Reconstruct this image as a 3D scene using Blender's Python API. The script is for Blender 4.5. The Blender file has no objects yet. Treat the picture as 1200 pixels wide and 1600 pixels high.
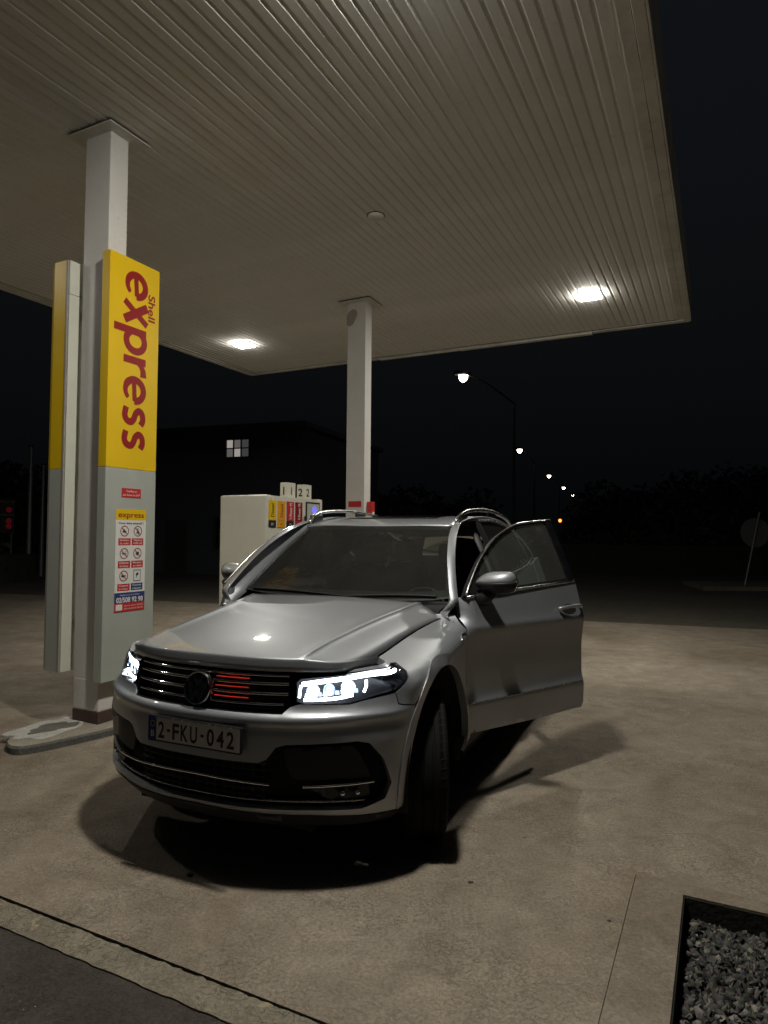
import bpy, bmesh, math, random
import numpy as np
from mathutils import Vector, Matrix
from mathutils.geometry import delaunay_2d_cdt

random.seed(7)
rng = np.random.RandomState(11)
S = bpy.context.scene
COL = S.collection
R = math.radians

# ------------------------------------------------------------------ camera
CAM_H, FPX = 1.54, 1046.9
PITCH, ROLL = 0.035, 0.0082
cam = bpy.data.cameras.new('camera')
cam.sensor_fit = 'VERTICAL'
cam.sensor_height = 24.0
cam.lens = 24.0 * FPX / 1600.0
cam.clip_start, cam.clip_end = 0.05, 900
camo = bpy.data.objects.new('camera', cam)
COL.objects.link(camo)
_f = Vector((0, math.cos(PITCH), math.sin(PITCH)))
_u = Vector((0, -math.sin(PITCH), math.cos(PITCH)))
_r = Vector((1, 0, 0))
_r2 = _r * math.cos(ROLL) + _u * math.sin(ROLL)
_u2 = -_r * math.sin(ROLL) + _u * math.cos(ROLL)
m = Matrix((( _r2.x, _u2.x, -_f.x, 0), (_r2.y, _u2.y, -_f.y, 0), (_r2.z, _u2.z, -_f.z, CAM_H), (0, 0, 0, 1)))
camo.matrix_world = m
S.camera = camo

# ------------------------------------------------------------------ night sky and exposure
W = bpy.data.worlds.new('World')
S.world = W
W.use_nodes = True
bg = W.node_tree.nodes['Background']
bg.inputs['Color'].default_value = (0.62, 0.80, 1.0, 1)
bg.inputs['Strength'].default_value = 0.0072
_n, _l = W.node_tree.nodes, W.node_tree.links
_tc = _n.new('ShaderNodeTexCoord'); _sx = _n.new('ShaderNodeSeparateXYZ'); _cr = _n.new('ShaderNodeValToRGB')
_l.new(_tc.outputs['Generated'], _sx.inputs[0]); _l.new(_sx.outputs['Z'], _cr.inputs['Fac'])
_cr.color_ramp.elements[0].position = 0.0; _cr.color_ramp.elements[0].color = (.17, .20, .22, 1)
_cr.color_ramp.elements[1].position = .62; _cr.color_ramp.elements[1].color = (.72, .86, 1.12, 1)
_e = _cr.color_ramp.elements.new(.22); _e.color = (.40, .48, .54, 1)
_l.new(_cr.outputs['Color'], bg.inputs['Color'])
S.view_settings.view_transform = 'Standard'
S.view_settings.look = 'None'
S.view_settings.exposure = 0.0
S.view_settings.gamma = 1.0
S.cycles.use_denoising = True
S.cycles.caustics_reflective = False
S.cycles.caustics_refractive = False
S.cycles.max_bounces = 10
S.cycles.transparent_max_bounces = 24
S.cycles.sample_clamp_indirect = 4.0
LAMP_EMIT = 730.0

# ------------------------------------------------------------------ materials
def new_mat(name):
    mt = bpy.data.materials.new(name)
    mt.use_nodes = True
    nt = mt.node_tree
    return mt, nt, nt.nodes['Principled BSDF']

def setv(b, **k):
    names = dict(col='Base Color', rough='Roughness', metal='Metallic', spec='Specular IOR Level',
                 coat='Coat Weight', coatr='Coat Roughness', trans='Transmission Weight', ior='IOR', alpha='Alpha')
    for kk, v in k.items():
        b.inputs[names[kk]].default_value = (*v, 1) if kk == 'col' else v

def simple(name, col, rough=.5, metal=0., var=.12, scale=30., bump=0., coat=0., spec=.5):
    """plain surface with slight procedural unevenness of colour and gloss"""
    mt, nt, b = new_mat(name)
    setv(b, col=col, rough=rough, metal=metal, coat=coat, coatr=.04, spec=spec)
    N, L = nt.nodes, nt.links
    tc = N.new('ShaderNodeTexCoord')
    nz = N.new('ShaderNodeTexNoise'); nz.inputs['Scale'].default_value = scale; nz.inputs['Detail'].default_value = 5
    L.new(tc.outputs['Object'], nz.inputs['Vector'])
    cr = N.new('ShaderNodeValToRGB')
    cr.color_ramp.elements[0].position = .3; cr.color_ramp.elements[1].position = .7
    cr.color_ramp.elements[0].color = (*[c * (1 - var) for c in col], 1)
    cr.color_ramp.elements[1].color = (*[min(1, c * (1 + var)) for c in col], 1)
    L.new(nz.outputs['Fac'], cr.inputs['Fac']); L.new(cr.outputs['Color'], b.inputs['Base Color'])
    mr = N.new('ShaderNodeMapRange'); mr.inputs['To Min'].default_value = max(.02, rough - .06); mr.inputs['To Max'].default_value = min(1, rough + .06)
    L.new(nz.outputs['Fac'], mr.inputs['Value']); L.new(mr.outputs['Result'], b.inputs['Roughness'])
    if bump:
        bp = N.new('ShaderNodeBump'); bp.inputs['Strength'].default_value = bump; bp.inputs['Distance'].default_value = .01
        L.new(nz.outputs['Fac'], bp.inputs['Height']); L.new(bp.outputs['Normal'], b.inputs['Normal'])
    return mt

def emit(name, col, strength):
    mt, nt, b = new_mat(name)
    nt.nodes.remove(b)
    e = nt.nodes.new('ShaderNodeEmission'); e.inputs['Color'].default_value = (*col, 1); e.inputs['Strength'].default_value = strength
    nt.links.new(e.outputs[0], nt.nodes['Material Output'].inputs['Surface'])
    return mt

def glass(name, tint, refl_rough=.01, ior=1.5, dust_and_refl=.03):
    """thin pane: tinted see-through plus mirror reflection by angle"""
    mt, nt, b = new_mat(name)
    nt.nodes.remove(b)
    N, L = nt.nodes, nt.links
    t = N.new('ShaderNodeBsdfTransparent'); t.inputs['Color'].default_value = (*tint, 1)
    g = N.new('ShaderNodeBsdfGlossy'); g.inputs['Roughness'].default_value = refl_rough
    fr = N.new('ShaderNodeFresnel'); fr.inputs['IOR'].default_value = ior
    mx = N.new('ShaderNodeMixShader')
    L.new(fr.outputs[0], mx.inputs[0]); L.new(t.outputs[0], mx.inputs[1]); L.new(g.outputs[0], mx.inputs[2])
    df = N.new('ShaderNodeBsdfDiffuse'); df.inputs['Color'].default_value = (.55, .55, .50, 1)  # grey film: dust, plus a stand-in for grey reflections in the panes
    nz = N.new('ShaderNodeTexNoise'); nz.inputs['Scale'].default_value = 5; nz.inputs['Detail'].default_value = 6
    tc = N.new('ShaderNodeTexCoord'); L.new(tc.outputs['Object'], nz.inputs['Vector'])
    mr = N.new('ShaderNodeMapRange'); mr.inputs['To Min'].default_value = dust_and_refl * .6; mr.inputs['To Max'].default_value = dust_and_refl * 1.4
    L.new(nz.outputs['Fac'], mr.inputs['Value'])
    m2 = N.new('ShaderNodeMixShader'); L.new(mr.outputs['Result'], m2.inputs[0]); L.new(mx.outputs[0], m2.inputs[1]); L.new(df.outputs[0], m2.inputs[2])
    L.new(m2.outputs[0], N['Material Output'].inputs['Surface'])
    return mt

def ground_mat(name, c0, c1, marks=.5, speck=.4, rough=.75, bump=.5, scale=1.0, markcol=.45, patch=None):
    """weathered concrete / asphalt: broad stains, grain, dark squiggles, pale specks, all in world metres"""
    mt, nt, b = new_mat(name)
    N, L = nt.nodes, nt.links
    tc = N.new('ShaderNodeTexCoord')
    def noise(sc, det=6, dist=0., ro=.55):
        n = N.new('ShaderNodeTexNoise'); n.inputs['Scale'].default_value = sc * scale; n.inputs['Detail'].default_value = det
        n.inputs['Distortion'].default_value = dist; n.inputs['Roughness'].default_value = ro
        L.new(tc.outputs['Object'], n.inputs['Vector']); return n.outputs['Fac']
    def ramp(src, p0, p1, a=(0, 0, 0), c=(1, 1, 1)):
        r = N.new('ShaderNodeValToRGB'); e = r.color_ramp.elements
        e[0].position = p0; e[1].position = p1; e[0].color = (*a, 1); e[1].color = (*c, 1)
        L.new(src, r.inputs['Fac']); return r.outputs['Color']
    def mix(kind, fac, a, c):
        x = N.new('ShaderNodeMix'); x.data_type = 'RGBA'; x.blend_type = kind
        if isinstance(fac, float): x.inputs[0].default_value = fac
        else: L.new(fac, x.inputs[0])
        for sock, v in ((x.inputs[6], a), (x.inputs[7], c)):
            if isinstance(v, tuple): sock.default_value = (*v, 1)
            else: L.new(v, sock)
        return x.outputs[2]
    def math_(op, a, c=None):
        x = N.new('ShaderNodeMath'); x.operation = op
        for i, v in enumerate((a, c)):
            if v is None: continue
            if isinstance(v, (int, float)): x.inputs[i].default_value = v
            else: L.new(v, x.inputs[i])
        return x.outputs[0]
    base = ramp(noise(.42, 9, .9, .6), .33, .68, c0, c1)
    mid = noise(5, 8, .6, .65)
    base = mix('MULTIPLY', .85, base, ramp(mid, .25, .75, (.66, .65, .63), (1.22, 1.20, 1.16)))
    fine = noise(70, 4, 0, .7)
    base = mix('MULTIPLY', .8, base, ramp(fine, .3, .7, (.62, .62, .62), (1.3, 1.3, 1.3)))
    # curly dark marks
    ridge = math_('ABSOLUTE', math_('SUBTRACT', noise(19, 3, 1.4), .5))
    curl = ramp(ridge, .006, .030, (1, 1, 1), (0, 0, 0))
    where = ramp(noise(2.3, 5), .44, .58)
    fac = math_('MULTIPLY', math_('MULTIPLY', curl, where), marks)
    base = mix('MIX', fac, base, tuple(c * markcol for c in c0))
    # rusty / oily stains
    base = mix('MIX', math_('MULTIPLY', ramp(noise(1.1, 5, .8), .56, .72), .35), base, (c0[0] * .75, c0[1] * .62, c0[2] * .5))
    # pale specks
    vo = N.new('ShaderNodeTexVoronoi'); vo.inputs['Scale'].default_value = 38 * scale
    L.new(tc.outputs['Object'], vo.inputs['Vector'])
    rare = ramp(noise(9, 2), .6, .63)
    sp = math_('MULTIPLY', math_('MULTIPLY', ramp(vo.outputs['Distance'], .07, .12, (1, 1, 1), (0, 0, 0)), rare), speck)
    base = mix('MIX', sp, base, (.5, .47, .42))
    if patch:
        base = mix('MIX', ramp(noise(patch[0], 6, 1.5), patch[1], patch[1] + .03), base, patch[2])
    L.new(base, b.inputs['Base Color'])
    setv(b, rough=rough, spec=.3)
    bp = N.new('ShaderNodeBump'); bp.inputs['Strength'].default_value = bump; bp.inputs['Distance'].default_value = .004
    L.new(math_('ADD', math_('ADD', mid, fine), math_('MULTIPLY', curl, -.4)), bp.inputs['Height']); L.new(bp.outputs['Normal'], b.inputs['Normal'])
    return mt

def stained_paint(name, col, dirt, amount=.5, rough=.45, scale=1.5, stretch=(1, 1, 1), bump=.15, drip=False):
    """painted metal with blotchy grime"""
    mt, nt, b = new_mat(name)
    N, L = nt.nodes, nt.links
    tc = N.new('ShaderNodeTexCoord'); mp = N.new('ShaderNodeMapping'); mp.inputs['Scale'].default_value = stretch
    L.new(tc.outputs['Object'], mp.inputs['Vector'])
    n1 = N.new('ShaderNodeTexNoise'); n1.inputs['Scale'].default_value = scale; n1.inputs['Detail'].default_value = 9; n1.inputs['Roughness'].default_value = .65
    n2 = N.new('ShaderNodeTexNoise'); n2.inputs['Scale'].default_value = scale * 14; n2.inputs['Detail'].default_value = 4
    L.new(mp.outputs[0], n1.inputs['Vector']); L.new(tc.outputs['Object'], n2.inputs['Vector'])
    r1 = N.new('ShaderNodeValToRGB'); r1.color_ramp.elements[0].position = .42; r1.color_ramp.elements[1].position = .78
    r1.color_ramp.elements[0].color = (0, 0, 0, 1); r1.color_ramp.elements[1].color = (amount,) * 3 + (1,)
    r2 = N.new('ShaderNodeValToRGB'); r2.color_ramp.elements[0].position = .60; r2.color_ramp.elements[1].position = .74
    r2.color_ramp.elements[0].color = (0, 0, 0, 1); r2.color_ramp.elements[1].color = (amount * .6,) * 3 + (1,)
    L.new(n1.outputs['Fac'], r1.inputs['Fac']); L.new(n2.outputs['Fac'], r2.inputs['Fac'])
    ad = N.new('ShaderNodeMath'); ad.operation = 'ADD'; ad.use_clamp = True
    L.new(r1.outputs['Color'], ad.inputs[0]); L.new(r2.outputs['Color'], ad.inputs[1])
    mx = N.new('ShaderNodeMix'); mx.data_type = 'RGBA'; L.new(ad.outputs[0], mx.inputs[0])
    mx.inputs[6].default_value = (*col, 1); mx.inputs[7].default_value = (*dirt, 1)
    L.new(mx.outputs[2], b.inputs['Base Color'])
    setv(b, rough=rough)
    bp = N.new('ShaderNodeBump'); bp.inputs['Strength'].default_value = bump; bp.inputs['Distance'].default_value = .004
    L.new(n1.outputs['Fac'], bp.inputs['Height']); L.new(bp.outputs['Normal'], b.inputs['Normal'])
    return mt

def car_paint(name, col):
    mt, nt, b = new_mat(name)
    N, L = nt.nodes, nt.links
    setv(b, col=col, metal=.65, rough=.45, coat=1.0, coatr=.025)
    tc = N.new('ShaderNodeTexCoord')
    vo = N.new('ShaderNodeTexVoronoi'); vo.inputs['Scale'].default_value = 900
    L.new(tc.outputs['Object'], vo.inputs['Vector'])
    r = N.new('ShaderNodeMapRange'); r.inputs['To Min'].default_value = .44; r.inputs['To Max'].default_value = .54
    L.new(vo.outputs['Color'], r.inputs['Value'])
    nz = N.new('ShaderNodeTexNoise'); nz.inputs['Scale'].default_value = 3.5; nz.inputs['Detail'].default_value = 8
    L.new(tc.outputs['Object'], nz.inputs['Vector'])
    ml = N.new('ShaderNodeMapRange'); ml.inputs['From Min'].default_value = .4; ml.inputs['From Max'].default_value = .75
    ml.inputs['To Min'].default_value = .015; ml.inputs['To Max'].default_value = .10
    L.new(nz.outputs['Fac'], ml.inputs['Value']); L.new(ml.outputs['Result'], b.inputs['Coat Roughness'])
    L.new(r.outputs['Result'], b.inputs['Roughness'])
    mx = N.new('ShaderNodeMix'); mx.data_type = 'RGBA'
    L.new(ml.outputs['Result'], mx.inputs[0]); mx.inputs[6].default_value = (*col, 1); mx.inputs[7].default_value = (.16, .14, .11, 1)
    L.new(mx.outputs[2], b.inputs['Base Color'])
    return mt

M = dict(
    concrete=ground_mat('concrete', (.215, .178, .132), (.365, .315, .258), marks=.55, speck=.6, rough=.8, bump=.8),
    border=ground_mat('border_concrete', (.20, .17, .132), (.285, .245, .20), marks=.3, speck=.3, rough=.85, bump=.5),
    strip=ground_mat('kerb_strip_concrete', (.20, .178, .14), (.32, .29, .225), marks=.8, speck=.6, rough=.85, bump=.9, patch=(4, .63, (.34, .30, .19))),
    asphalt=ground_mat('asphalt', (.055, .047, .042), (.095, .083, .074), marks=.5, speck=.8, rough=.9, bump=1.0),
    road=ground_mat('far_asphalt', (.10, .09, .075), (.14, .125, .10), marks=.1, speck=.1, rough=.85, bump=.5),
    joint=simple('joint_dirt', (.014, .013, .011), .95, scale=40, bump=.5),
    soil=simple('soil', (.06, .05, .04), .95, scale=40, bump=.5),
    earth=simple('earth', (.035, .035, .03), .95, scale=4),
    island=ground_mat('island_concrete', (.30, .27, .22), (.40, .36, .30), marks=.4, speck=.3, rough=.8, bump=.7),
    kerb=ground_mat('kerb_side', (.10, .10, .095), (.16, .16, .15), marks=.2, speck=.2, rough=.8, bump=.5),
    whitepatch=ground_mat('worn_white_paint', (.55, .54, .50), (.66, .65, .62), marks=.6, speck=.2, rough=.7, bump=.7),
    darkpatch=ground_mat('dark_patch', (.17, .165, .15), (.22, .21, .19), marks=.2, speck=.1, rough=.7, bump=.5),
    slat=stained_paint('soffit_slat_paint', (.84, .84, .805), (.46, .44, .39), .5, .68, 1.2, (1, .35, 1)),
    trimw=stained_paint('fascia_paint', (.76, .75, .70), (.33, .30, .24), .6, .5, 2.2),
    deck=simple('deck_metal', (.24, .235, .21), .7),
    column=stained_paint('column_paint', (.72, .70, .67), (.48, .44, .40), .5, .5, 1.6),
    rust=simple('rust', (.075, .045, .035), .85, scale=18, bump=.4),
    yellow=simple('sign_yellow', (.82, .53, .008), .38, var=.03, scale=4),
    signred=simple('sign_red', (.30, .012, .012), .4, var=.04),
    signgrey=simple('sign_grey', (.42, .44, .40), .42, var=.04, scale=6),
    signedge=simple('sign_trim', (.34, .30, .27), .5, var=.06),
    signback=simple('sign_back_white', (.66, .67, .58), .5, var=.05, scale=5),
    seam=simple('seam_black', (.02, .02, .02), .8),
    white=simple('white_print', (.78, .78, .74), .45, var=.03),
    red=simple('red_print', (.55, .035, .035), .4, var=.04),
    maroon=simple('maroon_print', (.26, .012, .016), .4, var=.04),
    navy=simple('navy_print', (.03, .045, .17), .4, var=.04),
    orange=simple('orange_print', (.80, .37, .02), .4, var=.05),
    black=simple('black_print', (.02, .02, .022), .45, var=.1),
    dwhite=stained_paint('dispenser_paint', (.72, .70, .60), (.5, .47, .38), .4, .4, 2.0),
    shell_orange=simple('logo_orange', (.75, .30, .06), .4),
    lens=emit('lamp_lens', (1.0, .96, .855), LAMP_EMIT),
    added_lens_side=emit('lamp_added_lens_side', (1.0, .96, .855), LAMP_EMIT * .10),  # glowing lens sides, added to spread light onto the soffit
    lens_side_soffit_fill=emit('lamp_lens_side_soffit_fill', (1.0, .96, .855), LAMP_EMIT * 1.2),  # side glow boosted on one unseen lamp to brighten the soffit
    lens_old=emit('lamp_lens_old', (1.0, .96, .855), LAMP_EMIT * .22), added_lens_side_old=emit('lamp_added_lens_side_old', (1.0, .96, .855), LAMP_EMIT * .03),
    fixture=simple('fixture_white', (.6, .59, .53), .5),
    paint=car_paint('silver_paint', (.40, .42, .455)),
    chrome=simple('chrome', (.78, .78, .78), .09, 1.0, var=.02),
    satin=simple('satin_aluminium', (.62, .62, .60), .26, 1.0, var=.03),
    piano=simple('gloss_black', (.008, .008, .009), .12, var=.1, coat=1.0),
    plastic=simple('black_plastic', (.014, .014, .016), .5, var=.15),
    podblack=simple('pod_black', (.007, .007, .009), .6, var=.2),
    liner=simple('wheel_liner', (.006, .006, .007), .9),
    rubber=simple('tyre_rubber', (.007, .007, .007), .85, var=.2, scale=60, spec=.2),
    alloy=simple('alloy', (.22, .22, .23), .3, .9),
    seat=simple('seat_fabric', (.02, .02, .022), .85, var=.2, scale=80),
    dash=simple('dash_plastic', (.012, .012, .014), .6, var=.1),
    grey_trim=simple('grey_trim', (.10, .10, .105), .6),
    wsglass=glass('windscreen_glass', (.40, .46, .44), .02, 1.33, .032),
    sideglass=glass('side_glass', (.50, .60, .55), .01, 1.5, .07),
    darkglass=glass('privacy_glass', (.06, .07, .065)),
    lampglass=glass('lamp_cover', (.92, .95, 1.0), .01, 1.45, .004),
    led=emit('led_white', (.86, .93, 1.0), 11.0),
    led2=emit('led_dim', (.50, .68, 1.0), 2.2),
    projector=emit('projector_lit', (.86, .93, 1.0), 9.0),
    reflector=simple('lamp_reflector', (.75, .8, .9), .12, 1.0, var=.02),
    red_glint=simple('red_glint_paint', (.75, .045, .02), .25, coat=1.0, var=.03),  # red reflection on the grille, put into the colour
    tail=simple('tail_red', (.25, .008, .008), .15, coat=1.0),
    platewhite=simple('plate_white', (.74, .72, .70), .45, var=.03),
    platered=simple('plate_red', (.05, .008, .012), .5),
    blue=simple('plate_blue', (.015, .03, .22), .45),
    pole=simple('galvanised', (.22, .22, .22), .5, .5),
    brickdark=simple('house_wall', (.07, .078, .09), .9, scale=8),
    rooftile=simple('roof_tile', (.07, .075, .085), .9, scale=10),
    winframe=simple('window_frame', (.05, .048, .045), .6),
    winlit=emit('window_lit', (.95, .86, .80), .34),
    windim=emit('window_dim', (.85, .85, .9), .055),
    winmid=emit('window_mid', (.9, .82, .78), .12),
    screen=emit('screen_blue', (.22, .22, 1.0), .9),
    screenoff=simple('screen_cover', (.50, .53, .47), .3),
    street=emit('street_lamp_lens', (1.0, .88, .74), 14.0),
    darkpole=simple('dark_pole', (.02, .02, .02), .6),
    amber=emit('amber_lamp', (1.0, .22, .03), 4.0),
    redlamp=emit('red_lamp', (1.0, .06, .08), .035),
    bark=simple('bark', (.06, .05, .04), .9),
    leaf=simple('leaf', (.04, .052, .03), .7, var=.3, scale=3),
    stone=None,
)

def stone_mat():
    mt, nt, b = new_mat('gravel_stone')
    N, L = nt.nodes, nt.links
    g = N.new('ShaderNodeNewGeometry')
    r = N.new('ShaderNodeValToRGB')
    e = r.color_ramp.elements
    e[0].color = (.035, .034, .032, 1); e[1].color = (.24, .225, .195, 1)
    x = r.color_ramp.elements.new(.5); x.color = (.07, .067, .062, 1)
    x = r.color_ramp.elements.new(.85); x.color = (.12, .113, .10, 1)
    L.new(g.outputs['Random Per Island'], r.inputs['Fac'])
    nz = N.new('ShaderNodeTexNoise'); nz.inputs['Scale'].default_value = 60
    tc = N.new('ShaderNodeTexCoord'); L.new(tc.outputs['Object'], nz.inputs['Vector'])
    mx = N.new('ShaderNodeMix'); mx.data_type = 'RGBA'; mx.blend_type = 'OVERLAY'; mx.inputs[0].default_value = .6
    L.new(r.outputs['Color'], mx.inputs[6]); L.new(nz.outputs['Color'], mx.inputs[7])
    L.new(mx.outputs[2], b.inputs['Base Color']); setv(b, rough=.75)
    return mt
M['stone'] = stone_mat()

# ------------------------------------------------------------------ object helpers
def link(o, parent=None):
    COL.objects.link(o)
    if parent is not None: o.parent = parent
    return o

def tag(o, label=None, cat=None, group=None, kind=None):
    if label: o['label'] = label
    if cat: o['category'] = cat
    if group: o['group'] = group
    if kind: o['kind'] = kind
    return o

def empty(name, loc=(0, 0, 0), rz=0., label=None, cat=None, group=None):
    o = bpy.data.objects.new(name, None)
    o.empty_display_size = .2
    o.location = loc; o.rotation_euler = (0, 0, rz)
    link(o); return tag(o, label, cat, group)

class MB:
    """collects geometry, links it as ONE mesh object"""
    def __init__(s): s.v = []; s.f = []; s.mi = []; s.cur = 0
    def add(s, vs, fs):
        n = len(s.v); s.v += [tuple(p) for p in vs]; s.f += [tuple(i + n for i in f) for f in fs]; s.mi += [s.cur] * len(fs); return s
    def box(s, x0, x1, y0, y1, z0, z1, bev=0.):
        bm = bmesh.new(); bmesh.ops.create_cube(bm, size=1)
        for v in bm.verts:
            v.co = Vector(((x0 + x1) / 2 + v.co.x * (x1 - x0), (y0 + y1) / 2 + v.co.y * (y1 - y0), (z0 + z1) / 2 + v.co.z * (z1 - z0)))
        if bev: bmesh.ops.bevel(bm, geom=bm.edges[:], offset=bev, segments=2, affect='EDGES', profile=.6)
        s.bm(bm); return s
    def bm(s, bm, mat=None):
        bm.verts.index_update()
        s.add([(mat @ v.co if mat else v.co) for v in bm.verts], [[v.index for v in f.verts] for f in bm.faces]); bm.free(); return s
    def tube(s, pts, r, n=10, cap=True):
        pts = [Vector(p) for p in pts]; k = len(pts)
        rs = r if isinstance(r, (list, tuple)) else [r] * k
        vs = []; fs = []
        t0 = (pts[1] - pts[0]).normalized()
        up = Vector((0, 0, 1)) if abs(t0.z) < .9 else Vector((1, 0, 0))
        a = t0.cross(up).normalized()
        for i in range(k):
            t = (pts[min(i + 1, k - 1)] - pts[max(i - 1, 0)]).normalized()
            a = (a - t * a.dot(t)).normalized(); b_ = t.cross(a)
            for j in range(n):
                q = 2 * math.pi * j / n
                vs.append(pts[i] + (a * math.cos(q) + b_ * math.sin(q)) * rs[i])
        for i in range(k - 1):
            for j in range(n):
                fs.append((i * n + j, i * n + (j + 1) % n, (i + 1) * n + (j + 1) % n, (i + 1) * n + j))
        if cap: fs += [tuple(range(n))[::-1], tuple((k - 1) * n + j for j in range(n))]
        return s.add(vs, fs)
    def lathe(s, prof, n=24, mat=None, close=False, cap=True):
        """prof: (r, h) about local z"""
        vs = []; fs = []; k = len(prof)
        for r, h in prof:
            for j in range(n):
                q = 2 * math.pi * j / n
                p = Vector((r * math.cos(q), r * math.sin(q), h)); vs.append(mat @ p if mat else p)
        kk = k if close else k - 1
        for i in range(kk):
            for j in range(n):
                fs.append((i * n + j, i * n + (j + 1) % n, ((i + 1) % k) * n + (j + 1) % n, ((i + 1) % k) * n + j))
        if not close and cap:
            if prof[0][0] > 1e-4: fs.append(tuple(range(n))[::-1])
            if prof[-1][0] > 1e-4: fs.append(tuple((k - 1) * n + j for j in range(n)))
        return s.add(vs, fs)
    def prism(s, poly, z0, z1, mat=None):
        n = len(poly)
        vs = [Vector((x, y, z0)) for x, y in poly] + [Vector((x, y, z1)) for x, y in poly]
        if mat: vs = [mat @ v for v in vs]
        fs = [tuple(range(n))[::-1], tuple(range(n, 2 * n))] + [(i, (i + 1) % n, n + (i + 1) % n, n + i) for i in range(n)]
        return s.add(vs, fs)
    def mesh(s, name, mats, smooth=False, auto=None):
        me = bpy.data.meshes.new(name); me.from_pydata(s.v, [], s.f)
        mats = mats if isinstance(mats, (list, tuple)) else [mats]
        for mt in mats: me.materials.append(mt)
        if len(mats) > 1: me.polygons.foreach_set('material_index', s.mi)
        me.update()
        bm = bmesh.new(); bm.from_mesh(me); bmesh.ops.recalc_face_normals(bm, faces=bm.faces[:])
        bm.to_mesh(me); bm.free()
        if smooth:
            me.polygons.foreach_set('use_smooth', [True] * len(me.polygons))
            if auto: me.set_sharp_from_angle(angle=R(auto))
        return me
    def obj(s, name, mats, parent=None, smooth=False, auto=None, loc=None, rz=None):
        o = bpy.data.objects.new(name, s.mesh(name, mats, smooth, auto))
        if loc is not None: o.location = loc
        if rz is not None: o.rotation_euler = (0, 0, rz)
        return link(o, parent)

def text_mesh(body, height, bold=0., xs=1., align='CENTER', mat=None, depth=.0008, maxw=None, mx=None, space=1.0):
    """lettering as flat mesh, centred on the origin in xy, cap height = height"""
    cu = bpy.data.curves.new('lettering', 'FONT')
    cu.body = body; cu.size = 1; cu.align_x = align; cu.offset = bold; cu.extrude = 0; cu.resolution_u = 5; cu.space_character = space
    ob = bpy.data.objects.new('lettering', cu); COL.objects.link(ob)
    bpy.context.view_layer.update()
    dg = bpy.context.evaluated_depsgraph_get()
    me = bpy.data.meshes.new_from_object(ob.evaluated_get(dg))
    bpy.data.objects.remove(ob)
    n = len(me.vertices); co = np.zeros(n * 3); me.vertices.foreach_get('co', co); co = co.reshape(-1, 3)
    k = height / .73
    co[:, 0] *= k * xs; co[:, 1] *= k
    cx = (co[:, 0].min() + co[:, 0].max()) / 2; wd = co[:, 0].max() - co[:, 0].min()
    if align == 'CENTER': co[:, 0] -= cx
    if maxw: co[:, 0] *= maxw / wd
    co[:, 1] -= height / 2
    if mx is not None:
        A = np.array(mx.to_3x3()); t = np.array(mx.translation); co = co @ A.T + t
    me.vertices.foreach_set('co', co.ravel()); me.update()
    me.materials.clear(); me.materials.append(mat)
    return me

def frame(o, x, y):
    """matrix with given origin and x, y axes (z = x cross y)"""
    x = Vector(x).normalized(); y = Vector(y).normalized(); z = x.cross(y)
    return Matrix(((x.x, y.x, z.x, o[0]), (x.y, y.y, z.y, o[1]), (x.z, y.z, z.z, o[2]), (0, 0, 0, 1)))

def text(name, body, height, mat, o, x, y, parent, **k):
    ob = bpy.data.objects.new(name, text_mesh(body, height, mat=mat, mx=frame(o, x, y), **k))
    return link(ob, parent)

def flat_poly(pts, o, x, y, depth, name, mat, parent):
    mb = MB(); mb.prism(pts, 0, depth, frame(o, x, y)); return mb.obj(name, mat, parent)

# ------------------------------------------------------------------ station frame (x across the canopy, y along it)
YAW = .4656
C1 = Vector((-2.207, 5.244, 0))
U = Vector((math.sin(YAW), math.cos(YAW), 0)); V = Vector((math.cos(YAW), -math.sin(YAW), 0))
def st(v, u, z=0.): return C1 + V * v + U * u + Vector((0, 0, z))
STM = Matrix.Translation(C1) @ Matrix.Rotation(-YAW, 4, 'Z')
def stempty(name, v, u, z=0., **k): return empty(name, st(v, u, z), -YAW, **k)
HC = 4.781            # soffit height
CV = -.14             # centre line of the columns
UR = 7.143; VR = 3.946; VL = -4.171; UN = -2.85

# ------------------------------------------------------------------ ground
def sheet(name, poly, z, mat, holes=(), kind='structure', thick=.2):
    """flat ground slab with optional holes, real thickness"""
    vs = [Vector(p) for p in poly]; n0 = len(vs); loops = [list(range(n0))]
    for h in holes:
        loops.append(list(range(len(vs), len(vs) + len(h)))); vs += [Vector(p) for p in h]
    edges = [(l[i], l[(i + 1) % len(l)]) for l in loops for i in range(len(l))]
    r = delaunay_2d_cdt(vs, edges, [], 0, 1e-6)
    V2, F = r[0], r[2]
    def inside(p, pg):
        c = False
        for i in range(len(pg)):
            a, b_ = pg[i], pg[i - 1]
            if (a[1] > p[1]) != (b_[1] > p[1]) and p[0] < (b_[0] - a[0]) * (p[1] - a[1]) / (b_[1] - a[1]) + a[0]: c = not c
        return c
    keep = []
    for f in F:
        c = sum((V2[i] for i in f), Vector((0, 0))) / len(f)
        if inside(c, poly) and not any(inside(c, h) for h in holes): keep.append(f)
    mb = MB()
    mb.add([(p.x, p.y, z) for p in V2], keep)
    for l in loops:
        k = len(l); pts = [vs[i] for i in l]
        mb.add([(p.x, p.y, z) for p in pts] + [(p.x, p.y, z - thick) for p in pts], [(i, (i + 1) % k, k + (i + 1) % k, k + i) for i in range(k)])
    return tag(mb.obj(name, mat), kind=kind)

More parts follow.
